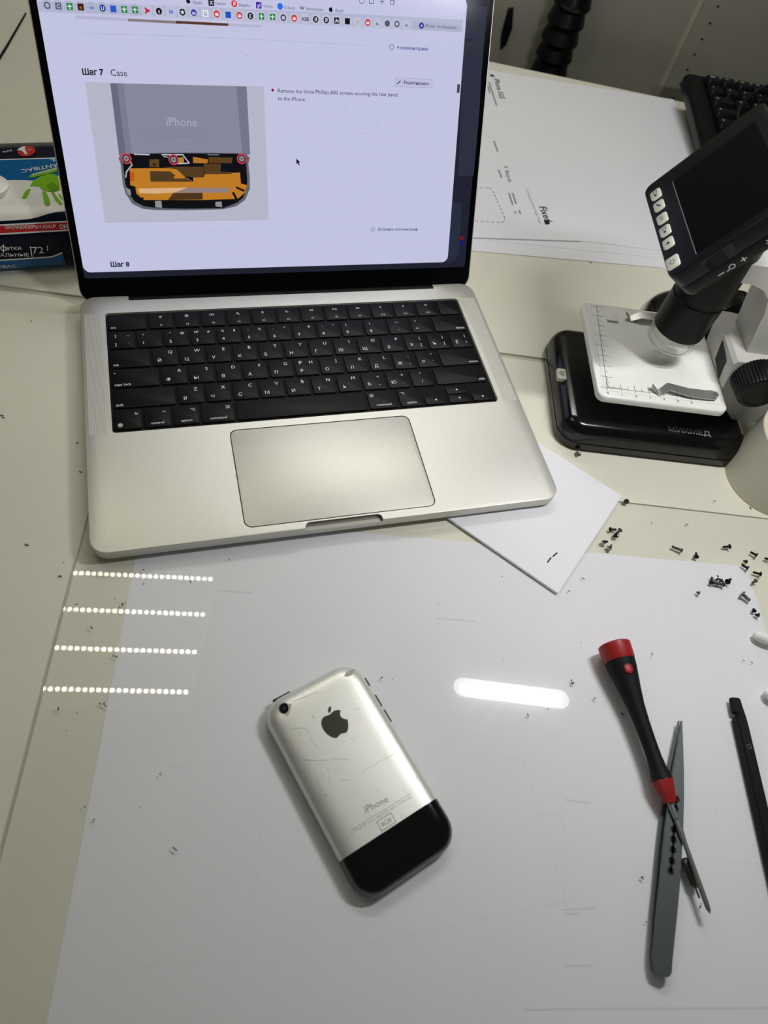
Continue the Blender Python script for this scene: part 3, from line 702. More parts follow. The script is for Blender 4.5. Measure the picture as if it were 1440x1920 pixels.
g.mesh2d(tat('8GB', b0[0], b0[1]-1.25, 3.4, .5), pz, 0)
finish('lettering', g, ['etch_grey'], phone, smooth=0)
g = G()
c = (-19.50,49.00)
g.cyl((c[0], c[1], 9.8), (c[0], c[1], 11.6), 3.0, 3.0, 28, 1); g.cyl((c[0], c[1], 11.6), (c[0], c[1], 11.66), 2.4, 2.4, 28, 0); g.cyl((c[0], c[1], 11.66), (c[0], c[1], 11.7), 1.0, 1.0, 20, 2)
finish('camera_lens', g, ['lens_black', 'plastic_black', 'dark_hole'], phone)
for y0, y1 in ((44, 38.5), (32.5, 24.8), (22.6, 14.5)):
    g = G(); g.slab(PW/2-.5, PW/2+.65, y1, y0, 2.6, 5.2, r=.5, b=.3, n=3); finish('side_button', g, ['plastic_black'], phone)
g = G(); g.slab(-22, -11, PL/2-.5, PL/2+.55, 2.6, 5.0, r=.5, b=.3, n=3); finish('sleep_button', g, ['plastic_black'], phone)

# ================================================================== MICROSCOPE
MB = (382, 186, Z0)
mw = fw(MB[0], MB[1])
mic = thing('digital_microscope', 'digital microscope with small black screen, white stage and grey arm on black base', 'microscope', (mw[0], mw[1], Z0), FA)
def mpart(name, g, mats, parent=None, smooth=35): return finish(name, g, mats, parent or mic, off=MB, smooth=smooth)
def base_outline(ins):
    x0, x1, y0, y1 = 311+ins, 458-ins, 133+ins, 245-ins
    pts = []
    for p in rrect(x0, x1, y0, y1, max(15-ins, 4), 8): pts.append(p)
    out = []
    for x, y in pts:
        t = (y-189)/56
        if x < 350: x = x-5*(1-t*t)
        elif x > 440: x = x+1.5*(1-t*t)
        out.append((x, y))
    return out
g = G()
rings = []
for ins, z in ((2.5, Z0+.05), (0, 1), (0, 6.5), (.7, 6.9), (.7, 7.5), (.2, 7.9), (1.2, 15), (2.6, 18.5), (5, 21.2), (8, 22.6), (12, 23.0)):
    rings.append([(x, y, z) for x, y in base_outline(ins)])
g.loft(rings)
mbase = mpart('base', g, ['plastic_gloss'])
g = G(); c = (311.62,187.40); g.slab(c[0]-3.4, c[0]+3.4, c[1]-5.4, c[1]+5.4, 19.5, 23.4, r=1, b=.4, n=4)
top = lambda x, y: (x, y, 23.45)
g.mesh2d(ring2((c[0], c[1]), 2.2, .5, 20, 20, 330), top, 1); g.mesh2d(ring2((c[0], c[1]), 1.1, .4), top, 1)
mpart('light_button', g, ['button_pale', 'print_black'], mbase)
g = G(); g.mesh2d(tfit('МИКМЕД', (390.34,142.29), (424.30,142.04), .03, .85), lambda x, y: (x, y, 23.06), 0)
mpart('nameplate', g, ['mark_grey'], mbase, smooth=0)
# stage
g = G(); g.slab(321.5, 420, 139, 237, 47.5, 54, r=6, b=1.6, n=6); g.slab(327, 416, 145, 233, 53.9, 54.4, r=3, b=.3, n=4)
stage = mpart('stage', g, ['stage_white'])
g = G(); zt = lambda x, y: (x, y, 54.46)
ra, rb, rc = (328.70,147.62), (333.06,232.46), (392.07,148.32)
ra, rb, rc = Vector(ra), Vector(rb), Vector(rc)
def ruler(a, b, n, side, txt):
    d = (b-a); e = d.normalized(); nn = Vector((-e.y, e.x))*side
    g.mesh2d(line2([a, b], .35), zt, 0)
    for i in range(n*10+1):
        if i > 10 and i % 5: continue
        p = a+d*i/(n*10); L_ = 2.2 if i % 10 else 5.0
        if i <= 10 and i % 5: L_ = 1.2
        g.mesh2d(line2([p-nn*(L_*.35 if i % 10 == 0 else 0), p+nn*L_], .3), zt, 0)
    for i in range(n+1):
        p = a+d*i/n-nn*4.6; g.mesh2d(tat(str(i), p.x, p.y-1, 2.6, .5) if txt else ([], []), zt, 0)
ruler(ra, rb, 8, -1, False); ruler(ra, rc, 6, 1, True)
for i in range(9):
    p = ra+(rb-ra)*i/8+Vector((-3.6, -.6)); g.mesh2d(tat(str(i), p.x, p.y, 2.2, .5), zt, 0)
mpart('ruler', g, ['print_black'], stage, smooth=0)
g = G(); c = (343.64,221.58); g.slab(c[0]-4.6, c[0]+4.6, c[1]-4.6, c[1]+4.6, 54.3, 56, r=1, b=.4, n=4)
mpart('slide_block', g, ['stage_white'], stage)
def clip(pts, zs, w, name):
    g = G(); rings = []
    for i, (p, z) in enumerate(zip(pts, zs)):
        a = Vector(pts[max(i-1, 0)]); b = Vector(pts[min(i+1, len(pts)-1)]); e = (b-a).normalized(); n = Vector((-e.y, e.x))*w[i]/2; p = Vector(p)
        rings.append([(p.x+n.x, p.y+n.y, z), (p.x-n.x, p.y-n.y, z), (p.x-n.x, p.y-n.y, z+.7), (p.x+n.x, p.y+n.y, z+.7)])
    g.loft(rings)
    q = pts[0]; g.cyl((q[0], q[1], 54.3), (q[0], q[1], zs[0]+1.6), 3.1, 2.7, 20); g.cyl((q[0], q[1], zs[0]+1.6), (q[0], q[1], zs[0]+1.7), 1.6, 1.6, 16, 1)
    mpart(name, g, ['steel', 'steel_dark'], stage)
clip([(410.23,151.60), (403.77,150.64), (389.46,150.02), (373.92,152.17), (367.31,148.17), (361.20,151.02)], [56.2, 56.4, 57.2, 58.2, 54.6, 58.5], [8.5, 8.5, 8, 7, 5.6, 3.4], 'stage_clip')
clip([(412, 226), (400, 226.5), (384, 226), (366, 224.5), (359, 223), (354, 224.5)], [56.2, 56.4, 57.2, 58.2, 54.6, 58.5], [8.5, 8.5, 8, 7, 5.6, 3.4], 'stage_clip')
# focusing block, knobs, arm
def extr(pts, y0, y1, b=1.2, mi=0, g=None):
    g = g or G()
    cx = sum(p[0] for p in pts)/len(pts); cz = sum(p[1] for p in pts)/len(pts)
    def ring(y, k):
        return [(p[0]+(cx-p[0])*k*.03, y, p[1]+(cz-p[1])*k*.03) for p in pts]
    g.loft([ring(y0, 1), ring(y0+b, 0), ring(y1-b, 0), ring(y1, 1)])
    return g
g = extr([(446, 23.0), (480, 23.0), (480, 78), (474, 83), (415.5, 83), (413.5, 80), (420.5, 50), (420.5, 46)], 161, 213, 1.6)
block = mpart('focus_block', g, ['stand_grey'])
g = G()
def lf(y, z):   # the block's left face leans back a little
    t = (80-z)/30; return (413.3+7*t-.25, y, z)
g.face([lf(188, 76.5), lf(171, 72.5), lf(170, 55), lf(187, 59)][::-1], 0)
mpart('sensor_window', g, ['dark_hole'], block, smooth=0)
for nm, ya, yb in (('focus_knob', 161.2, 141), ('focus_knob', 213-.2, 233)):
    g = G(); dy = 1 if yb > ya else -1
    n = 44; prof = [(12.5, ya), (16.4, ya+dy*2), (16.6, ya+dy*4), (15.4, yb-dy*2), (14.4, yb-dy*.6), (13.2, yb), (11.6, yb), (11.0, yb-dy*.5)]
    rings = []
    for i, (r, yy) in enumerate(prof):
        rings.append([(433+(r-(.75 if k % 2 and 1 <= i <= 3 else 0))*math.cos(2*math.pi*k/(2*n)), yy, 73.5+(r-(.75 if k % 2 and 1 <= i <= 3 else 0))*math.sin(2*math.pi*k/(2*n))) for k in range(2*n)])
    g.loft(rings)
    mpart(nm, g, ['plastic_black'], block)
g = extr([(372, 138), (384, 139), (395, 138.5), (404, 135.5), (411.5, 129), (416, 118), (419, 104), (424, 84), (424, 81), (472, 81), (470, 105), (460, 130), (445, 146), (428, 152), (396, 153.5), (380, 153.5)], 171, 203, 2.2)
mpart('arm', g, ['stand_grey'])
# optical tube
g = G(); tx, ty = 376, 187
prof = [(16.6, 83.2), (18.3, 84), (18.5, 98), (18.5, 112), (17.6, 113), (17.6, 114.5), (18.8, 115.5), (19, 140), (18, 168)]
g.loft([[(tx+r*math.cos(2*math.pi*k/40), ty+r*math.sin(2*math.pi*k/40), z) for k in range(40)] for r, z in prof])
tube = mpart('optical_tube', g, ['plastic_black'])
g = G()
prof = [(16.4, 83.2), (17.2, 79), (17.2, 72), (15.6, 70), (14.2, 70.2), (15.2, 73), (15.2, 83)]
g.loft([[(tx+r*math.cos(2*math.pi*k/40), ty+r*math.sin(2*math.pi*k/40), z) for k in range(40)] for r, z in prof], cap0=False, cap1=False)
for rr_, zz in ((17.2, 71.6), (14.6, 70.2), (17.25, 78.6)):  # pale grey rings painted in for the reflections on the clear shroud's edges
    cp_ = [(tx+rr_*math.cos(2*math.pi*k/48), ty+rr_*math.sin(2*math.pi*k/48), zz) for k in range(48)]
    rings = []
    for k in range(48):
        o_ = Vector((cp_[k][0]-tx, cp_[k][1]-ty, 0)).normalized()
        rings.append([Vector(cp_[k])+o_*.28*math.cos(a)+Vector((0, 0, .28*math.sin(a))) for a in (0, 1.57, 3.14, 4.71)])
    g.loft(rings+[rings[0]], 1, False, False)
mpart('lens_shroud', g, ['clear_plastic', 'rim_reflection'], tube)
g = G(); g.cyl((tx, ty, 76), (tx, ty, 83.5), 7.5, 8.5, 24); mpart('objective_lens', g, ['lens_black'], tube)
# monitor: local a runs along -y' , b runs up the screen plane, o is outward
MOv = Vector((326, 190, 153)); MUv = Vector((.545, 0, .8384)); MNv = Vector((-.8384, 0, .545)); MAv = Vector((0, -1, 0))
def mon(a, b, o=0.): return MOv+MAv*a+MUv*b+MNv*o
def monslab(g, a0, a1, b0, b1, o0, o1, r, bv, mi=0, n=6, bb=None):
    bb = bv if bb is None else bb
    rings = []
    for ins, o in ((bb, o0), (bb*.3, o0+bb*.3), (0, o0+bb), (0, o1-bv), (bv*.3, o1-bv*.3), (bv, o1)):
        rings.append([mon(p[0], p[1], o) for p in rrect(a0+ins, a1-ins, b0+ins, b1-ins, max(r-ins, .3), n)][::-1])
    g.loft(rings, mi)
g = G(); monslab(g, -45.5, 44.5, -1.5, 79, -24, -12.4, 6, 1.0, bb=4); monslab(g, -45.5, 44.5, -1.5, 79, -12.0, 0, 6, 1.2, bb=.3); monslab(g, -44.8, 43.8, -.8, 78.3, -13, -11, 6, .1)
monitor = mpart('monitor', g, ['monitor_black'])
g = G(); LP = [(-31.12,18.00), (38.92,16.27), (34.30,71.33), (-35.10,71.23)]
LP = [(-32.6, 17.5), (38.6, 17.5), (38.6, 70.5), (-32.6, 70.5)]
g.face([mon(p[0], p[1], .06) for p in LP], 0)
g.mesh2d(line2([(-32.6, 17.2), (38.6, 17.2)], .5), lambda a, b: mon(a, b, .12), 1)
g.mesh2d(line2([(-32.6, 70.5), (38, 70.5)], .35), lambda a, b: mon(a, b, .12), 2)
mpart('lcd_panel', g, ['lcd_black', 'mark_grey', 'plastic_gloss'], monitor, smooth=0)
bl = [(-31.41,5.48), (-19.69,5.36), (-6.95,4.97), (4.85,4.53), (16.49,4.25), (33.85,3.56)]
syms = ['■▲', '/', 'OK', '■▼', '◀', '⏻']
for c, s_ in zip(bl, syms):
    g = G(); k = 1.15 if s_ == '⏻' else 1.
    monslab(g, c[0]-4.3*k, c[0]+4.3*k, c[1]-3.6*k, c[1]+3.6*k, -.2, 1.1, 1.7, .5)
    lf2 = lambda a, b: mon(a, b, 1.14)
    if s_ == 'OK': g.mesh2d(tat('OK', c[0], c[1]-1.1, 3.0, .5), lf2, 1)
    elif s_ == '/': g.mesh2d(line2([(c[0]-1.6, c[1]-1), (c[0]+1.4, c[1]+1)], .8), lf2, 1)
    elif s_ == '⏻': g.mesh2d(ring2(c, 1.7, .4, 20, 120, 420), lf2, 1); g.mesh2d(line2([(c[0], c[1]+.6), (c[0], c[1]+2)], .4), lf2, 1)
    elif s_ == '◀': g.mesh2d(P2([(c[0]+1.3, c[1]-1.4), (c[0]+1.3, c[1]+1.4), (c[0]-1.3, c[1])]), lf2, 1)
    else:
        d = 1.2 if '▲' in s_ else 1.2
        g.mesh2d(line2([(c[0]-2.8, c[1]-1.1), (c[0]-.8, c[1]-1.1), (c[0]-.8, c[1]+1.1), (c[0]-2.8, c[1]+1.1)], .35, True), lf2, 1)
        g.mesh2d(P2([(c[0]+.4, c[1]-1.2), (c[0]+2.6, c[1]), (c[0]+.4, c[1]+1.2)]), lf2, 1)
    mpart('button', g, ['button_pale', 'print_black'], monitor)
# slider and symbols on the monitor's lower side face (a = 44.5)
def side(b, o): return mon(44.56, b, o)
g = G()
for p in ((21, 30, -11, -3),):
    g.loft([[mon(44.3, p[0], p[2]), mon(44.3, p[1], p[2]), mon(44.3, p[1], p[3]), mon(44.3, p[0], p[3])], [mon(45.6, p[0]+.6, p[2]+.6), mon(45.6, p[1]-.6, p[2]+.6), mon(45.6, p[1]-.6, p[3]-.6), mon(45.6, p[0]+.6, p[3]-.6)]], 1)
sp = lambda b, o: mon(44.6, b, o)
g.mesh2d(P2([(17, -12), (36, -12), (36, -2), (17, -2)]), sp, 2)
sp2 = lambda b, o: mon(44.62, b, o)
g.mesh2d(line2([(20, -18.5), (23, -18.5)], .8), sp2, 0); g.mesh2d(ring2((28.5, -18), 1.9, .6), sp2, 0); g.mesh2d(line2([(27, -18.6), (25, -19.4)], .6), sp2, 0)
g.mesh2d(line2([(34, -18), (37, -18)], .7), sp2, 0); g.mesh2d(line2([(35.5, -19.5), (35.5, -16.5)], .7), sp2, 0)
c = (52, -17); g.mesh2d(ring2(c, 1.5, .5, 12), sp2, 0)
for i in range(8):
    a = i*math.pi/4; g.mesh2d(line2([(c[0]+2*math.cos(a), c[1]+2*math.sin(a)), (c[0]+2.8*math.cos(a), c[1]+2.8*math.sin(a))], .5), sp2, 0)
g.mesh2d(P2([(56, -18.5), (60, -15.5), (60, -18.5)]), sp2, 0)
mpart('zoom_slider', g, ['mark_light', 'plastic_black', 'dark_hole'], monitor, smooth=0)
# glossy black round base behind the stage
c = (507.70,158.80)
rb_ = thing('round_weight', 'glossy black round weighted disc behind the microscope stage', 'weight', (c[0], c[1], Z0))
g = G(); prof = [(44, Z0+.05), (46, Z0+2), (46, 8), (44, 11), (39, 13.5), (30, 15), (26, 14.4), (22, 14)]
g.loft([[(c[0]+r*math.cos(2*math.pi*k/48), c[1]+r*math.sin(2*math.pi*k/48), z) for k in range(48)] for r, z in prof])
finish('disc', g, ['plastic_gloss'], rb_, off=(c[0], c[1], Z0))
g = G(); prof = [(21, 13.9), (20, 16), (17, 17.5), (8, 18)]
g.loft([[(c[0]+r*math.cos(2*math.pi*k/36), c[1]+r*math.sin(2*math.pi*k/36), z) for k in range(36)] for r, z in prof])
finish('hub', g, ['plastic_black'], rb_, off=(c[0], c[1], Z0))

# ================================================================== BACK KEYBOARD
KB = (590, 600, Z0)
kw = fw(590, 600)
kb = thing('keyboard', 'black desktop keyboard at the back right edge of the bench', 'keyboard', (kw[0], kw[1], Z0), FA)
# frame coordinates: back-left corner near (513, 681)
def kz(y): return 22+(y-520)*.1
g = G(); rings = []
for ins, dz in ((2, -14), (0, -11), (0, -3), (3, 0)):
    rings.append([(x, y, max(kz(y)+dz, Z0+.3)) for x, y in rrect(512+ins, 950-ins, 520+ins, 681-ins, 8-ins, 6)])
g.loft(rings)
for yy in (536, 668):
    for xx in (566, 930): g.cyl((xx, yy, Z0+.05), (xx, yy, kz(yy)-10), 5, n=14)
finish('case', g, ['plastic_black'], kb, off=KB)
g = G(); g.face([(533, 560, kz(560)+.1), (940, 560, kz(560)+.1), (940, 676, kz(676)+.1), (533, 676, kz(676)+.1)], 0)
finish('key_bed', g, ['well_black'], kb, off=KB, smooth=0)
cnt = 0
kl = ['ESC', 'F1', 'F2', 'F3', 'F4', 'F5', '1', '2', '3', '4', '5', '6', 'Q', 'W', 'E', 'R', 'T', 'Y', 'A', 'S', 'D', 'F', 'G', 'H', 'Z', 'X', 'C', 'V', 'B', 'N', 'ctrl', 'alt', ' ', ' ', ' ', ' ']
for r in range(6):
    y1 = 675-r*19.2; x = 534
    ws = ([19]*15, [19]*13+[38], [28]+[19]*13, [33]+[19]*11+[40], [43]+[19]*10+[48], [28, 24, 24, 118, 24, 24, 24])[r]
    for i, w in enumerate(ws):
        if x > 780: break
        g = G(); a = x+.7; b = x+w-.7; y0 = y1-17.6
        rings = []
        for ins, dz in ((0, .15), (.2, 2.5), (2.2, 6.2), (3.0, 6.6)):
            rings.append([(px, py, kz((y0+y1)/2)+dz) for px, py in rrect(a+ins, b-ins, y0+ins, y1-ins, 1.6, 3)])
        g.loft(rings)
        li = (r*6+i) % 36
        g.mesh2d(tat(kl[li], a+4.2, y1-8.0, 4.2, 0, .02), lambda px, py: (px, py, kz((y0+y1)/2)+6.66), 1)
        finish('key', g, ['plastic_black', 'mark_light'], kb, off=KB); x += w
cp = [(676.30,417.80)+(42.,), (678.10,428.10)+(47.5,), (690.80,443.30)+(48.5,), (709.10,459.20)+(49.,), (732.40,474.50)+(49.5,), (758.00,489.30)+(49.,), (812.40,519.90)+(46.,)]
g = G(); g.sweep(cp, 1.5, 10)
tag(finish('cable', g, ['rubber'], off=cp[0], loc=cp[0]), 'thin black cable curving over the keyboard keys at the back right', 'cable')
# ================================================================== HOSE
hp = [(572, 634, -560), (569, 636, -380), (565, 639, -200), (562, 641, -60), (561, 643, -15), (562, 644, 40), (566, 645, 100), (574, 645, 170), (586, 643, 260), (596, 640, 340)]
pts = []
def cr(p0, p1, p2, p3, t):
    return tuple(.5*((2*p1[i])+(-p0[i]+p2[i])*t+(2*p0[i]-5*p1[i]+4*p2[i]-p3[i])*t*t+(-p0[i]+3*p1[i]-3*p2[i]+p3[i])*t**3) for i in range(3))
for i in range(len(hp)-1):
    p0, p1, p2, p3 = hp[max(i-1, 0)], hp[i], hp[i+1], hp[min(i+2, len(hp)-1)]
    L_ = (Vector(p2)-Vector(p1)).length; k = max(2, int(L_/3.2))
    pts += [cr(p0, p1, p2, p3, j/k) for j in range(k)]
acc = 0; rad = []
for i, p in enumerate(pts):
    if i: acc += (Vector(p)-Vector(pts[i-1])).length
    ph = (acc % 19)/19
    rad.append(19.2+4.4*(1 if ph < .18 else 1-(ph-.18)/.82)-(1.6 if .12 > ph > .0 else 0))
g = G(); g.sweep(pts, rad, 32)
hose = tag(finish('corrugated_hose', g, ['hose_black'], off=(562, 641, -560), loc=(562, 641, -560)), 'black corrugated extraction hose rising behind the back bench edge', 'hose')
# dark strap on the wall beside the laptop lid
g = G(); w_ = wall0+dv*45
pp = [(-3, 22), (3, 24), (8, 2), (6, -18), (1, -25), (-3, -6)]
g.loft([[tuple(wall0+dv*(21+a)-nv*k)+(z,) for a, z in pp] for k in (.1, 4)])
tag(finish('strap', g, ['plastic_black'], off=(510, 690, -40), loc=(510, 690, -40)), 'dark strap on the wall beside the laptop lid', 'strap')

# ================================================================== PAPERS
def paper(name, pts, z0, z1, label, cat='paper', extra=None, group=None):
    g = G(); g.prism(pts, z0, z1)
    if extra: extra(g)
    c = (sum(p[0] for p in pts)/len(pts), sum(p[1] for p in pts)/len(pts), z0)
    o = finish(name, g, ['paper', 'print_black', 'print_grey', 'paper_side'], off=c, loc=c, smooth=0)
    return tag(o, label, cat, group)
def rectp(br, ang, w, d):
    a = math.radians(ang); ex = Vector((math.cos(a), math.sin(a))); ey = Vector((-math.sin(a), math.cos(a))); b = Vector(br)
    return [tuple(b-ex*w-ey*d), tuple(b-ey*d), tuple(b), tuple(b-ex*w)]
paper('paper_sheet', rectp((640, 426), -20.4, 297, 210), Z0+.02, Z0+.2, 'smaller white sheet under the paper stack with its front edge fanned out most')
paper('paper_sheet', rectp((646, 433), -17.5, 297, 210), Z0+.22, Z0+.4, 'smaller white sheet under the paper stack with its front edge fanned out less')
paper('paper_sheet', rectp((664, 524), -9.5, 420, 297), Z0+.42, Z0+.6, 'lowest broad white sheet of the paper stack behind the laptop, sticking out in front')
paper('paper_sheet', rectp((655, 538), -10.5, 420, 297), Z0+.62, Z0+.9, 'broad white sheet second from the bottom of the stack behind the laptop')
paper('paper_sheet', rectp((681, 541.5), -12.2, 420, 297), Z0+.95, Z0+1.5, 'broad blank white sheet on the paper stack behind the laptop, nearest the keyboard')
def tmpl(g):
    zt = lambda x, y: (x, y, Z0+2.25)
    dn = tfit('iPhone 3GS', (454.10,571.40), (447.70,530.40), .02); g.mesh2d(dn, zt, 1)
    g.mesh2d(apple2((454.10,577.60), 6.5), zt, 1)
    for a, b in (((445.30,563.00), (438.70,515.10)), ((441.40,555.00), (438.70,540.70)), ((413.20,448.00), (411.20,429.10)), ((401.90,397.90), (400.40,384.60)), ((404.10,359.50), (401.70,342.80)), ((400.00,359.60), (397.70,341.20)), ((401.60,332.90), (401.00,326.40)), ((396.50,331.30), (396.50,328.10))):
        g.mesh2d(line2([a, b], 2.0, dash=(1.5, .5)), zt, 2)
    g.mesh2d(tfit('R  Recycle', (409.40,404.20), (405.60,377.60), .02), zt, 2)
    g.mesh2d(tfit('© Component layout Apple Design', (420.50,366.30), (415.90,312.40)), zt, 2)
    g.mesh2d(tfit('Fixed', (424.90,338.30), (423.30,315.40), .02), zt, 1)
    g.mesh2d(P2([(422.20,317.10), (427.60,317.80), (426.90,311.30), (421.50,310.60)]), zt, 1)
    g.mesh2d(line2([(366.80,368.20), (381.60,368.20), (383.90,363.00), (383.00,341.30), (382.60,321.90), (380.10,316.30), (375.20,314.90), (350.90,317.80)], .8, dash=(3.2, 2.2)), zt, 2)
paper('template_sheet', rectp((474, 585), -4.5, 420, 300), Z0+1.6, Z0+2.2, 'white printed phone template sheet with small sideways text beside the laptop lid', extra=tmpl)
# folded sheets poking from under the laptop
fb = Vector((288.50,-66.40)); fr = Vector((366.50,0.70)); e1 = (fr-fb).normalized(); e2 = Vector((-e1.y, e1.x))
def under(z0, z1, dx, dl, label):
    a = fb-e1*dx*.4+e2*dl; b = fr+e1*dx+e2*dl; p = [tuple(a), tuple(b), tuple(b+e2*120), tuple(a+e2*120)]
    def ex(g):
        if dx == 0:
            zt = lambda x, y: (x, y, z1+.03)
            for q, r_ in (((289.80,-43.10), (293.30,-40.30)), ((295.30,-39.40), (298.90,-37.40))): g.mesh2d(line2([q, r_], 1.0), zt, 1)
    paper('folded_paper', p, z0, z1, label, extra=ex)
under(.02, .22, 1.2, 1.2, 'lower folded white sheet poking out from under the laptop front right corner')
under(.5, .75, 0, 0, 'upper folded white sheet with two dark dashes under the laptop front right corner')

# ================================================================== TAPE ROLL
RT = (499.7, .6, Z0)
roll = thing('tape_roll', 'beige paper tape roll standing at the right beside the microscope base', 'tape', RT)
def ringmesh(ro, ri, z0, z1, b, mi=0):
    g = G(); prof = [(ri, z0), (ro-b, z0), (ro, z0+b), (ro, z1-b), (ro-b, z1), (ri, z1)]
    vs = [[(RT[0]+r*math.cos(2*math.pi*k/72), RT[1]+r*math.sin(2*math.pi*k/72), z) for k in range(72)] for r, z in prof]
    g.loft(vs+[vs[0]], mi, False, False)
    return g
g = ringmesh(36, 30.2, Z0+.1, 50, .4)
a0, a1 = math.radians(246), math.radians(330)
rr = [(RT[0]+36.25*math.cos(a0+(a1-a0)*i/16), RT[1]+36.25*math.sin(a0+(a1-a0)*i/16)) for i in range(17)]
for p, q in zip(rr[:-1], rr[1:]): g.face([(p[0], p[1], Z0+.2), (q[0], q[1], Z0+.2), (q[0], q[1], 49.8), (p[0], p[1], 49.8)])
finish('tape', g, ['tape_paper'], roll, off=RT)
finish('rim', ringmesh(35.6, 31.5, 50.0, 50.25, .05), ['tape_rim'], roll, off=RT)
finish('core', ringmesh(30.1, 27.8, Z0+.1, 50.2, .2), ['tape_core'], roll, off=RT)

# ================================================================== WIPES PACK
PACK_X,PACK_Y,PACK_K=-58.0,262.0,0.07
PACK=[(8,-2),(2,3),(-1,11),(-2,22),(-1,33),(3,42),(10,48.5),(22,53),(40,55.5),(60,55.5),(80,52),(95,46.5),(107,38),(115,27),(118,14),(117,4),(112,-2)]

WP = (-90, 310, Z0)
pack = thing('wipes_pack', 'plump navy, blue and white wet wipes pack behind the laptop at left', 'wipes', WP)
al = [0]
for a, b in zip(PACK[:-1], PACK[1:]): al.append(al[-1]+math.hypot(b[0]-a[0], b[1]-a[1]))
UL, UR = -150, 92
kdir = Vector((1, PACK_K, 0)).normalized()
def packp(u, t, lift=0.):
    t = min(max(t, 0), al[-1])
    i = 0
    while i < len(al)-2 and al[i+1] < t: i += 1
    f = (t-al[i])/(al[i+1]-al[i])
    def nrm(j):
        a, b = PACK[max(j-1, 0)], PACK[min(j+1, len(PACK)-1)]; d = Vector((b[0]-a[0], b[1]-a[1])).normalized(); return Vector((-d.y, d.x))
    y = PACK[i][0]+(PACK[i+1][0]-PACK[i][0])*f; z = PACK[i][1]+(PACK[i+1][1]-PACK[i][1])*f
    n = (nrm(i)*(1-f)+nrm(i+1)*f).normalized(); y += n.x*lift; z += n.y*lift
    e = 1.
    for s_ in (u-UL, UR-u):
        if s_ < 34: e = min(e, max(s_/34, 0)**.45)
    zc = 14; z = zc+(z-zc)*(.1+.9*e) if z > zc else Z0+(z-Z0)*(1 if e > .99 else 1)+ (zc-3-z)*(1-e)*.7*(1 if z < zc else 0)
    y = 59+(y-59)*(.9+.1*e)
    p = Vector((PACK_X, PACK_Y, 0))+kdir*u
    return (p.x, p.y+y, max(z, Z0+.1))
NU = 60
def row(u, k):
    # boundary heights (distance along the wrap) at station u
    w = 1.2*math.sin(u*.06)
    tb = 84 if u > 62 else (84+(62-u)*.0)
    blue = 86+max(0, 40-u)*.0
    if u < 45: blue = 82+2.0*math.sin(u*.08)
    elif u < 62: blue = 82+(u-45)*.62
    else: blue = 92.5
    lower = 52+ (4.5/(1+math.exp(-(u-40)/4)))*1.0-1.5
    L_ = [0, 10+w*.3, 19+(0 if u < 40 else min((u-40)*.45, 6)), 20.2+(0 if u < 40 else min((u-40)*.45, 6)), 30, 41, 42, 47.2, 48.2, lower, (lower+blue)/2, blue, 108, 109.2, 116, 122, 128, 140, 155, al[-1]]
    return L_[k]
bandm = [1, 1, 5, 0, 0, 5, 3, 5, 0, 2, 2, 1, 5, 0, 0, 0, 0, 0, 0]
g = G(); us = [UL+(UR-UL)*i/NU for i in range(NU+1)]
SUB = 3
grid = []
for u in us:
    col = []
    for k in range(20):
        t0 = row(u, k)
        if k == 19: col.append(t0); break
        t1 = row(u, k+1)
        for j in range(SUB): col.append(t0+(t1-t0)*j/SUB)
    grid.append([g.bm.verts.new(packp(u, t)) for t in col])
for i in range(NU):
    for j in range(len(grid[0])-1):
        f = g.bm.faces.new((grid[i][j], grid[i+1][j], grid[i+1][j+1], grid[i][j+1])); f.material_index = bandm[j//SUB]
        uu = (us[i]+us[i+1])/2
        if bandm[j//SUB] in (1, 5) and j//SUB <= 2 and uu > 46: f.material_index = 0
    f = g.bm.faces.new((grid[i][-1], grid[i+1][-1], grid[i+1][0], grid[i][0])); f.material_index = 0
wf = lambda u, t: packp(u, t, .25)
PN = lambda vf, mi: g.mesh2d(vf, wf, mi)
def blob(pts, mi): PN(P2(pts), mi)
blob([(32.80,76.76), (35.12,81.97), (39.62,86.03), (44.86,88.47), (49.33,88.77), (52.22,86.43), (53.40,78.22), (53.54,72.30), (50.14,70.42), (45.77,71.18), (41.42,72.51), (39.34,76.37), (34.99,77.16)], 4)
for pl in ([(26.95,66.42), (29.43,65.85), (31.44,68.78), (33.46,74.06), (32.03,74.68), (29.43,71.67)], [(41.01,70.94), (43.58,71.32), (45.34,65.42), (46.06,60.58), (44.11,58.95), (42.04,60.38)], [(47.18,70.14), (49.00,70.04), (52.51,63.28), (54.47,60.11), (52.23,59.80), (49.58,63.44)], [(51.83,68.58), (53.30,68.50), (54.79,64.03), (53.68,64.09)]): blob(pl, 4)
blob([(43.78,77.71), (49.02,80.10), (52.88,74.49), (52.41,71.83), (50.16,70.91), (46.52,71.67)], 6)
g.mesh2d(P2([(32.32,86.98), (34.56,89.05), (41.92,92.50), (51.64,96.53), (51.96,91.22), (42.63,88.04), (35.94,85.70), (33.02,85.86)]), wf, 4)
wf = lambda u, t: packp(u, t, .45)
PN(tfit('домашняя', (51.63,95.87), (34.56,89.05)), 5)
PN(tfit('ANTIBAC', (52.06,101.18), (26.82,94.75)), 5); PN(tfit('X', (50.23,108.02), (47.19,105.49)), 5)
PN(tfit('#ТРОГАТЬБЕЗОПАСНО', (47.34,46.00), (13.26,47.18), .02), 5); PN(tfit('НО', (55.43,45.73), (49.89,45.85), .02), 5)
wf = lambda u, t: packp(u, t, .9)
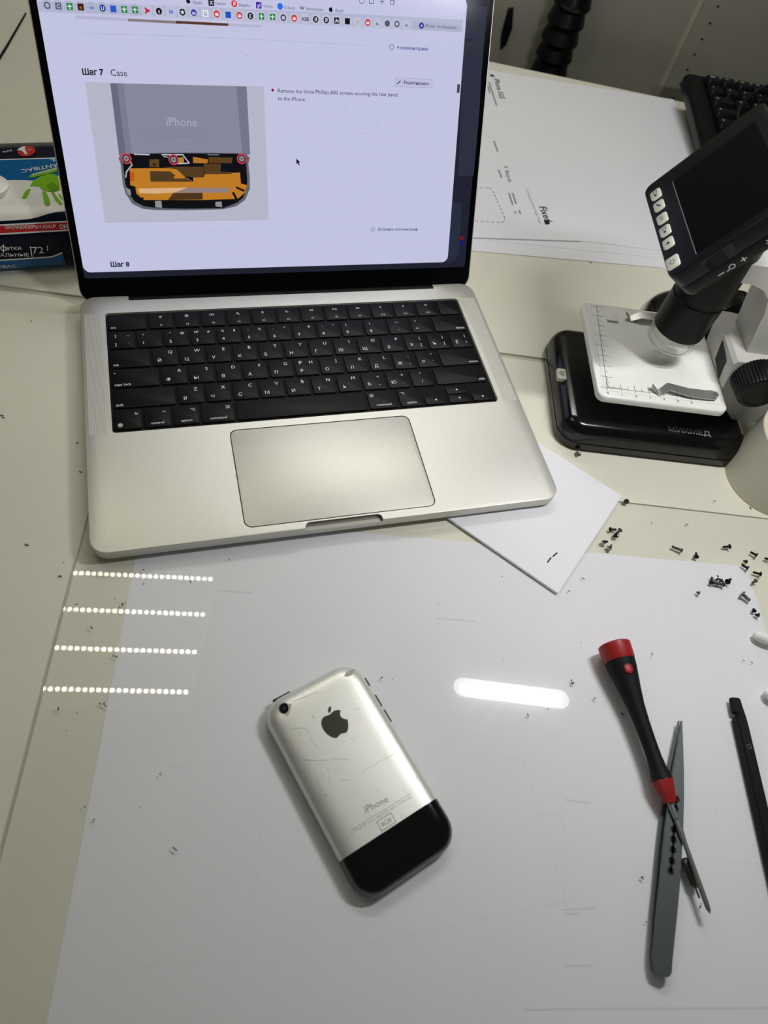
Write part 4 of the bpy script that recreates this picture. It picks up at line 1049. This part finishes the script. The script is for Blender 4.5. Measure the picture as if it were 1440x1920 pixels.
PN(tfit('етки', (10.14,29.20), (20.25,28.86)), 5); c = (8.57,30.87); PN(ring2(c, 2.1, .65, 20), 5); PN(line2([(9.32,33.90), (7.75,27.60)], .65), 5); PN(tfit('АЛЬНЫЕ', (4.78,23.76), (24.31,22.45)), 5); PN(tfit('72', (27.44,24.79), (35.23,24.60)), 5)
for a, b in (((26.99,31.03), (26.13,22.28)), ((38.73,30.59), (37.98,26.98))): PN(line2([a, b], .6), 5)
PN(tfit('IBAC', (2.21,12.13), (12.82,11.37)), 5)
wf = lambda u, t: packp(u, t, .45)
c = (30.10,121.60); PN(circ(c, 6.2, 28, 9.6), 3)
wf = lambda u, t: packp(u, t, .65)
PN(P2([(23.25,123.05), (25.96,128.68), (28.92,129.73), (28.82,124.59), (31.17,114.82), (29.67,114.93), (26.70,121.84)]), 5)
PN(tfit('УР', (33.75,124.25), (30.71,124.46)), 5); PN(tfit('АЛЬ', (19.44,124.28), (12.59,120.94)), 5)
blob([(5.18,5.30), (11.68,8.03), (20.07,8.38), (20.07,8.38), (11.68,8.03)], 4); blob([(22.28,8.05), (25.32,8.01), (29.19,8.23), (32.14,7.51), (32.28,8.34)], 4)
finish('wrapper', g, ['pack_navy', 'pack_blue', 'pack_white', 'pack_red', 'pack_green', 'pack_print', 'pack_green_dark'], pack, off=WP, smooth=60)
# flip lid on the pack
lc = Vector(packp(-2.0, 79, 0)); g = G()
for ro, z0, z1 in ((1.0, -1.5, 2.6), (.82, 2.4, 4.2)):
    rings = []
    for k_, z in ((1.0, z0), (1.0, z1-1), (.94, z1)):
        rings.append([(lc.x-13+34*ro*k_*math.cos(2*math.pi*i/40), lc.y+19*ro*k_*math.sin(2*math.pi*i/40), lc.z+z) for i in range(40)])
    g.loft(rings)
finish('flip_lid', g, ['lid_white'], pack, off=WP)

# black wire on the bench behind the pack
g = G(); a = (-44.20,664.70); b = (-79.40,527.80)
m0 = Vector(b).lerp(Vector(a), .5)
g.sweep([(b[0], b[1], Z0+1.2), (m0.x+.6, m0.y, Z0+1.2), (a[0], a[1], Z0+1.1)], [1.35, 1.1, .8], 10)
tag(finish('thin_rod', g, ['rubber'], off=(b[0], b[1], Z0), loc=(b[0], b[1], Z0)), 'thin black rod lying on the bench behind the wipes pack', 'rod')

# ================================================================== TOOLS
# screwdriver
A_ = Vector((306.60,-109.90)+(10.6,)); T_ = Vector((299.50,-261.10)+(7.6,))
sdv = thing('screwdriver', 'black and red precision screwdriver lying across the tweezers', 'screwdriver', (A_.x, A_.y, 0))
SO = (A_.x, A_.y, 0)
ax = (T_-A_); LTOT = ax.length; ax.normalize()
def along(prof, n=28): # (distance, radius)
    g = G(); g.sweep([A_+ax*d for d, r in prof], [r for d, r in prof], n); return g
finish('cap', along([(0, 7.6), (.4, 9.4), (1.2, 10.2), (10.6, 9.8), (11.6, 9.3)]), ['tool_red'], sdv, off=SO)
hp_ = [(11.5, 9.4), (16, 9.0), (22, 8.0), (30, 6.7), (40, 5.3), (50, 4.7), (61, 4.4), (70, 4.4), (76, 4.9), (81, 5.8), (83, 6.1)]
finish('handle', along(hp_), ['tool_black'], sdv, off=SO)
finish('collar', along([(83, 6.1), (84, 6.2), (92, 4.4), (95.5, 3.7)], 8), ['tool_red'], sdv, off=SO, smooth=20)
finish('shaft', along([(95, 1.7), (104, 1.6), (105, 1.3), (LTOT-48, 1.25), (LTOT-40, 1.7), (LTOT-34, 1.3), (LTOT-5, 1.45), (LTOT-2, 1.2), (LTOT, .15)], 14), ['steel_dark'], sdv, off=SO)
c = Vector((297.60,-128.50)+(0,)); g = G()
dd = (c.xy-A_.xy).dot(ax.xy)
p = A_+ax*dd; up = Vector((0, 0, 1)); sx = ax.cross(up).normalized(); u2 = (Vector((-.12, -.25, 1))).normalized(); u2 = (u2-ax*u2.dot(ax)).normalized(); s2 = ax.cross(u2)
rr0 = 9.2 - max(0, dd-14)*.13
for r, h in ((3.6, .55),):
    ring_ = [ax*r*math.cos(math.pi/3*k)+s2*r*.85*math.sin(math.pi/3*k) for k in range(6)]
    g.loft([[p+u2*(rr0-2.5)+q for q in ring_], [p+u2*(rr0+.15)+q*.97 for q in ring_], [p+u2*(rr0+.4)+q*.85 for q in ring_]])
finish('emblem', g, ['tool_red'], sdv, off=SO)

# tweezers
L_E = [(1227,1822), (1228,1790), (1233,1718), (1241,1658), (1247,1599)]
TWp = [(262.20,-280.70), (262.40,-280.40), (262.70,-279.70), (263.50,-278.20), (265.10,-274.30), (275.80,-256.80), (284.30,-243.30), (292.70,-229.40), (298.60,-219.80), (309.50,-201.80), (317.80,-188.30), (324.90,-177.00), (333.60,-162.80)]
TWw = [4.0, 6.6, 8.6, 10.2, 10.8, 11.2, 11.2, 10.9, 10.6, 8.9, 6.6, 4.0, .8]
TWz = [4.2, 4.2, 4.25, 4.3, 4.6, 5.4, 5.7, 5.8, 5.8, 5.5, 5.0, 4.4, 3.4]
tz = TWp[0]; TO = (tz[0], tz[1], 0)
tw = thing('tweezers', 'grey steel tweezers with a row of holes under the screwdriver', 'tweezers', TO)
def tarm(zs, thick, dx, name):
    g = G(); rings = []
    for i, p in enumerate(TWp):
        a = Vector(TWp[max(i-1, 0)]); b = Vector(TWp[min(i+1, len(TWp)-1)]); e = (b-a).normalized(); n = Vector((-e.y, e.x)); w = TWw[i]/2; p = Vector(p)+n*dx[i]
        c_ = min(.4, w*.3)
        z = zs[i]
        rings.append([(p.x+n.x*w, p.y+n.y*w, z), (p.x-n.x*w, p.y-n.y*w, z), (p.x-n.x*w, p.y-n.y*w, z+thick-c_), (p.x-n.x*(w-c_), p.y-n.y*(w-c_), z+thick), (p.x+n.x*(w-c_), p.y+n.y*(w-c_), z+thick), (p.x+n.x*w, p.y+n.y*w, z+thick-c_)])
    a = [(x, y, z) for x, y, z in rings[0]]
    g.loft(rings)
    return g
g = tarm(TWz, 1.1, [0]*13, 'arm')
# the slot of joined round holes
hl = [(1268,1498), (1266.5,1516), (1267,1537), (1262,1555), (1262.5,1574), (1261.5,1593), (1259.5,1614), (1257.5,1633)]
hs = [(307.80,-204.00), (304.90,-208.70), (302.30,-213.60), (298.90,-218.60), (296.20,-223.30), (293.60,-228.00), (290.40,-233.00), (287.50,-237.50)]
ht = lambda x, y: (x, y, 6.96)
for q in hs: g.mesh2d(circ(q, 2.0, 14), ht, 1)
g.mesh2d(line2(hs, 1.5), ht, 1)
top_arm = finish('arm', g, ['tweezer_grey', 'dark_hole'], tw, off=TO)
finish('arm', tarm([3.0, 3.0, 2.9, 2.7, 2.2, 1.0, .4, .15, .15, .3, .7, 1.3, 2.2], 1.1, [.2, .3, .4, .5, .6, .8, .9, .9, .9, 1.0, 1.1, 1.2, 1.1], 'arm'), ['tweezer_grey'], tw, off=TO)
g = G(); p = Vector(TWp[0]); q = Vector(TWp[4]); e = (q-p).normalized(); n = Vector((-e.y, e.x))
g.loft([[(*(p+e*d+n*w), z) for d, w in ((.8, -3.4), (8, -5), (8, 5), (.8, 3.4))] for z in (3.0, 5.2)])
finish('joined_end', g, ['tweezer_grey'], tw, off=TO)

# motor can beside the shaft
a = Vector((300.70,-233.20)+(3.15,)); b = Vector((300.00,-247.30)+(3.15,)); e = (b-a).normalized()
mo = thing('vibration_motor', 'tiny shiny metal motor can under the screwdriver shaft', 'motor', (a.x, a.y, 0)); MOo = (a.x, a.y, 0)
g = G(); L_ = (b-a).length; g.sweep([a, a+e*.5, a+e*1.6, a+e*(L_-1), a+e*L_], [1.6, 2.5, 3.1, 3.1, 2.7], 22); finish('can', g, ['motor_metal'], mo, off=MOo)
g = G(); g.sweep([a+e*(L_-.2), a+e*(L_+1.2)], [1.8, 1.8], 12); g.sweep([a+e*L_, a+e*(L_+6)], [.6, .6], 10); finish('pin', g, ['steel_dark'], mo, off=MOo)

# spudger
a = Vector((376.80,-155.90)); d = Vector((-.2706, -.9627)); n = Vector((-d.y, d.x))
sp_ = thing('spudger', 'black plastic spudger running off the right edge beside the tweezers', 'spudger', (a.x, a.y, 0)); SPo = (a.x, a.y, 0)
g = G(); rings = []
for t, w, z0, z1 in ((0, 5.5, 2.4, 4.0), (1, 7.2, 2.2, 4.4), (9.4, 7.4, 1.4, 5.4), (9.8, 7.3, 1.4, 5.5), (11.2, 7.2, 1.0, 5.8), (13, 7.0, .6, 6.2), (20, 7.0, .1, 6.6), (130, 7.4, .1, 6.8), (150, 4, 2, 4)):
    p = a+d*t; r = []
    for sx_, zz, k in ((-1, z0, 1), (1, z0, 1), (1, z1-1, 1), (1, z1, .8), (-1, z1, .8), (-1, z1-1, 1)):
        q = p+n*(-sx_)*w/2*k
        if sx_ > 0 and 9.6 < t < 12.6: q = q+n*2.2
        r.append((q.x, q.y, zz))
    rings.append(r)
g.loft(rings); finish('body', g, ['tool_black'], sp_, off=SPo)
g = G(); p = a+d*31; g.mesh2d(ring2((p.x, p.y), 1.4, .3), lambda x, y: (x, y, 6.66), 0); finish('mould_mark', g, ['mark_grey'], sp_, off=SPo, smooth=0)

# cotton swabs
def swab(p, ang, label):
    d = Vector((math.cos(ang), math.sin(ang), 0)); o_ = (p[0], p[1], 0)
    t = thing('cotton_swab', label, 'cotton swab', o_, group='cotton swabs at the right edge')
    g = G(); P0 = Vector((p[0], p[1], 3.55))
    g.sweep([P0+d*k for k in (-4.5, -4, -2.5, 0, 4, 8, 11, 13)], [.8, 2.0, 3.0, 3.5, 3.4, 2.8, 1.9, 1.2], 18); finish('tip', g, ['cotton'], t, off=o_)
    g = G(); g.sweep([P0+d*12, P0+d*70+Vector((0, 0, -1.6))], [1.1, 1.1], 12); finish('stick', g, ['stick_white'], t, off=o_)
swab((416.40,-120.80), math.radians(-38), 'white cotton swab head at the right edge above the spudger, nearer the screws')
swab((402.30,-158.90), math.radians(-52), 'white cotton swab barely in view at the right edge beside the spudger top')

# ================================================================== SCREWS
def screw(h, t, mname, label, hr=1.5, r=.75, zoff=0.):
    """head centre and tip on the bench"""
    hr *= 1.22; r *= 1.25
    H = Vector((h[0], h[1], 0)); T = Vector((t[0], t[1], 0)); z = Z0 if H.y > (92-(H.x-11)*.269) else 0.
    z += zoff
    d = (T-H); L_ = d.length; e = d.normalized()
    o_ = (h[0], h[1], z)
    th = thing('screw', label, 'screw', o_, group='tiny screws spread on the bench')
    h0 = Vector((h[0], h[1], z+hr)); t0 = Vector((t[0], t[1], z+r+.05)); e = (t0-h0).normalized()
    g = G(); g.sweep([h0-e*.9, h0-e*.6, h0, h0+e*.35], [hr*.6, hr*.95, hr, r], 14); finish('head', g, [mname], th, off=o_)
    g = G(); path = []; rad = []
    n = max(4, int(L_/.45))
    for i in range(n+1):
        path.append(h0+e*(.3+(L_-.3)*i/n)); rad.append(r*(1 if i % 2 else .8) if i < n else r*.5)
    g.sweep(path, rad, 10); finish('thread', g, [mname], th, off=o_)
SK, SS = 'screw_black', 'screw_steel'
screw((392.20,-49.50), (386.60,-45.20), SS, 'longest silver screw left of the single black upright screw', 1.4, .9)
screw((401.10,-56.10), (403.40,-52.50), SK, 'black screw standing nearly vertical in view on the paper back edge')
screw((431.20,-52.20), (426.30,-51.50), SK, 'black screw lying level nearest the tape roll')
screw((448.80,-61.90), (446.20,-58.40), SK, 'slanted black screw right of the level black one')
screw((457.00,-66.30), (454.70,-65.00), SK, 'short black screw cut by the right picture edge', 1.3)
screw((438.30,-65.60), (436.70,-64.50), SK, 'short black screw just above a longer slanted black one, left of the right picture edge', 1.2)
screw((436.20,-70.60), (433.60,-67.10), SK, 'longer slanted black screw touching a short one above it')
screw((443.70,-76.70), (439.50,-74.10), SK, 'black screw lying nearly level above the small silver one, head to the right')
screw((437.30,-81.00), (433.90,-82.20), SS, 'small silver screw between the black screws and the long grey one', 1.3)
screw((402.80,-77.10), (405.80,-72.70), SK, 'black screw at the left end of the screw pile, shank upward')
screw((410.90,-80.00), (404.40,-77.50), SS, 'long grey screw along the front of the screw pile', 1.4, .8)
screw((408.80,-75.50), (406.60,-75.80), SS, 'grey screw with broad head in the middle of the pile', 2.3, .8)
screw((411.20,-77.10), (409.30,-77.00), SS, 'small grey screw in the pile right of the broad head', 1.4)
screw((415.20,-78.40), (419.60,-76.40), SK, 'black screw at the right end of the screw pile', 1.7)
screw((389.40,-82.80), (388.30,-81.60), 'screw_bronze', 'tiny bronze coloured screw lying alone left of the pile', 1.2, .6)
screw((421.20,-89.40), (424.90,-94.70), SS, 'long grey screw with wide head below the small silver one', 2.0, 1.1)
screw((423.90,-102.10), (424.80,-100.20), SK, 'upper of two small dark screws above the cotton swab', 1.3)
screw((425.20,-105.60), (423.40,-104.50), SK, 'lower of two small dark screws above the cotton swab', 1.3)
screw((352.30,-27.30), (346.80,-30.10), SS, 'dark screw slanting across the cluster beside the folded paper', 1.5)
screw((345.60,-25.50), (350.60,-26.00), SK, 'dark screw along the top of the cluster beside the folded paper', 1.4)
screw((347.00,-31.00), (349.10,-32.20), SK, 'dark screw at the bottom of the upper cluster beside the folded paper', 1.6)
screw((336.70,-34.80), (336.70,-36.10), SS, 'grey screw closest to the right edge of the folded paper', 1.9, .7)
screw((339.10,-39.50), (337.20,-37.90), SS, 'grey screw below the one closest to the folded paper', 1.9)
screw((367.50,-4.70), (368.10,-3.40), SS, 'dark stubby screw at the far right corner of the folded paper', 1.7, .8)
screw((347.20,42.50), (350.80,42.60), SS, 'pale silver screw on the bench in front of the microscope base', 1.7, .9)

# crumbs and lint of solder and plastic: nobody could count them
g = G()
cr_ = [(-16.70,5.20), (-19.20,-4.40), (-37.80,20.30), (-54.30,124.50), (-53.30,122.10), (-9.80,-26.20), (-20.20,-86.60), (-16.60,-100.00), (-10.70,-91.40), (-3.40,8.80), (28.50,-9.50), (28.20,-19.00), (56.30,-20.90), (80.00,-9.40), (16.30,-28.90), (15.40,-30.50), (17.30,-28.40), (14.40,-31.10), (11.90,-26.40), (-1.40,-42.20), (8.50,-61.80), (10.80,-62.20), (1.50,-88.70), (3.40,-88.70), (3.40,-89.60), (-8.00,-141.10), (-4.90,-148.00), (17.50,-146.20), (236.70,-104.80), (310.80,-58.30), (253.80,-49.00), (297.10,-65.50), (276.00,-124.80), (276.40,-126.60), (274.70,-127.40), (286.00,-138.40), (291.80,-102.60), (335.90,-117.70), (403.40,-135.10), (399.00,-134.00), (299.30,-151.30), (298.20,-197.90), (273.90,-236.90), (274.30,-250.10), (272.90,-250.30), (267.20,-256.90), (300.20,-256.60), (206.90,-60.30), (380.90,-24.30), (407.40,-29.40), (449.70,257.10), (442.70,-12.00), (440.90,-12.70), (469.50,-21.90), (163.80,-103.40), (158.40,-101.40), (240.20,-140.40), (252.80,-138.80), (29.20,-131.50), (33.50,-169.60), (-35.90,212.20), (-7.00,95.50), (-5.30,70.50)]
for x, y in cr_:
    zb = 0.02 if (y < 92-(x-11)*.269 and x > -2+ (y-33)*.237) else Z0+.02
    for k in range(random.choice((1, 1, 2))):
        r = random.uniform(.35, .75); a = random.uniform(0, 6.28); px = x+random.uniform(-.8, .8); py = y+random.uniform(-.8, .8)
        L_ = random.uniform(.8, 2.0)
        g.sweep([(px-math.cos(a)*L_*r, py-math.sin(a)*L_*r, zb+r*.5), (px, py, zb+r*.55), (px+math.cos(a+.5)*L_*r, py+math.sin(a+.5)*L_*r, zb+r*.45)], [r*.3, r*.5, r*.25], 6)
tag(finish('crumbs', g, ['lint'], off=(200, -100, Z0), loc=(200, -100, Z0)), 'scattered dark crumbs and solder specks over the bench and acrylic sheet', 'crumbs', kind='stuff')

# ================================================================== LAMPS (overhead, seen as reflections)
# LED panel with strips of dots
lp = thing('led_panel_lamp', 'overhead panel of LED strips mirrored at the left of the acrylic', 'lamp', (-80, 230, 515))
LPo = (-80, 230, 515)
r0 = Vector((77, 237)); rv = Vector((-15.7, -50.7)); rd = Vector((-.979, .206))
for k in range(0, 4):
    g = G(); s0 = r0+rv*k
    nd = 30
    q0 = s0-rd*4; q1 = s0+rd*(nd*8.0+4); nn = Vector((-rd.y, rd.x))
    g.prism([tuple(q0+nn*5), tuple(q1+nn*5), tuple(q1-nn*5), tuple(q0-nn*5)], 502, 504, 0)
    for i in range(nd):
        c = s0+rd*(i*8.0)
        f = g.poly([(c.x+2.9*math.cos(-2*math.pi*j/10), c.y+2.9*math.sin(-2*math.pi*j/10)) for j in range(10)], 501.7, 1)
    finish('led_strip', g, ['lamp_body', 'led_dot'], lp, off=LPo, smooth=0)
g = G(); a = r0-rv*.4-rd*8; b = r0+rv*3.4-rd*8; c = b+rd*262; d = a+rd*262
g.prism([tuple(a), tuple(b), tuple(c), tuple(d)], 504.2, 512)
finish('backing_board', g, ['lamp_body'], lp, off=LPo)
# bar lamp
ba = Vector((348, -2)); bb = Vector((461, -38)); be = (bb-ba).normalized(); bn = Vector((-be.y, be.x)); BO = (404.5, -20, 404)
bl_ = thing('bar_lamp', 'overhead capsule shaped bar lamp mirrored at centre right of the acrylic', 'lamp', BO)
def capsule(a, b, r, n=14):
    p = []
    for i in range(n+1): t = math.pi/2+math.pi*i/n; p.append(a+be*r*math.cos(t)+bn*r*math.sin(t))
    for i in range(n+1): t = -math.pi/2+math.pi*i/n; p.append(b+be*r*math.cos(t)+bn*r*math.sin(t))
    return [tuple(q) for q in p]
g = G(); g.prism(capsule(ba, bb, 12.5), 402.2, 412); finish('housing', g, ['lamp_body'], bl_, off=BO)
g = G(); g.poly(capsule(ba, bb, 11.5)[::-1], 402.0); finish('diffuser', g, ['bar_rim'], bl_, off=BO, smooth=0)
g = G(); g.poly(capsule(ba+be*4-bn*2, bb-be*8-bn*2, 7.2)[::-1], 401.6); finish('light_core', g, ['bar_core'], bl_, off=BO, smooth=0)
g = G(); g.cyl((404.5, -20, 412), (404.5, -20, 900), 5, n=16); finish('stem', g, ['lamp_body'], bl_, off=BO)
# room light further back, along the wall
tc_ = wall0-dv*75-nv*85; CO = (tc_.x, tc_.y, 855)
cl = thing('ceiling_light', 'long ceiling light above and behind the bench, out of the picture', 'lamp', CO)
def along_wall(a, b): 
    q = tc_+dv*a+nv*b; return (q.x, q.y)
g = G(); g.prism([along_wall(-300, -52), along_wall(300, -52), along_wall(300, 52), along_wall(-300, 52)], 850, 864); finish('housing', g, ['lamp_body'], cl, off=CO)
g = G(); g.poly([along_wall(-290, -45), along_wall(-290, 45), along_wall(290, 45), along_wall(290, -45)], 849.5); finish('tube', g, ['tube_light'], cl, off=CO, smooth=0)
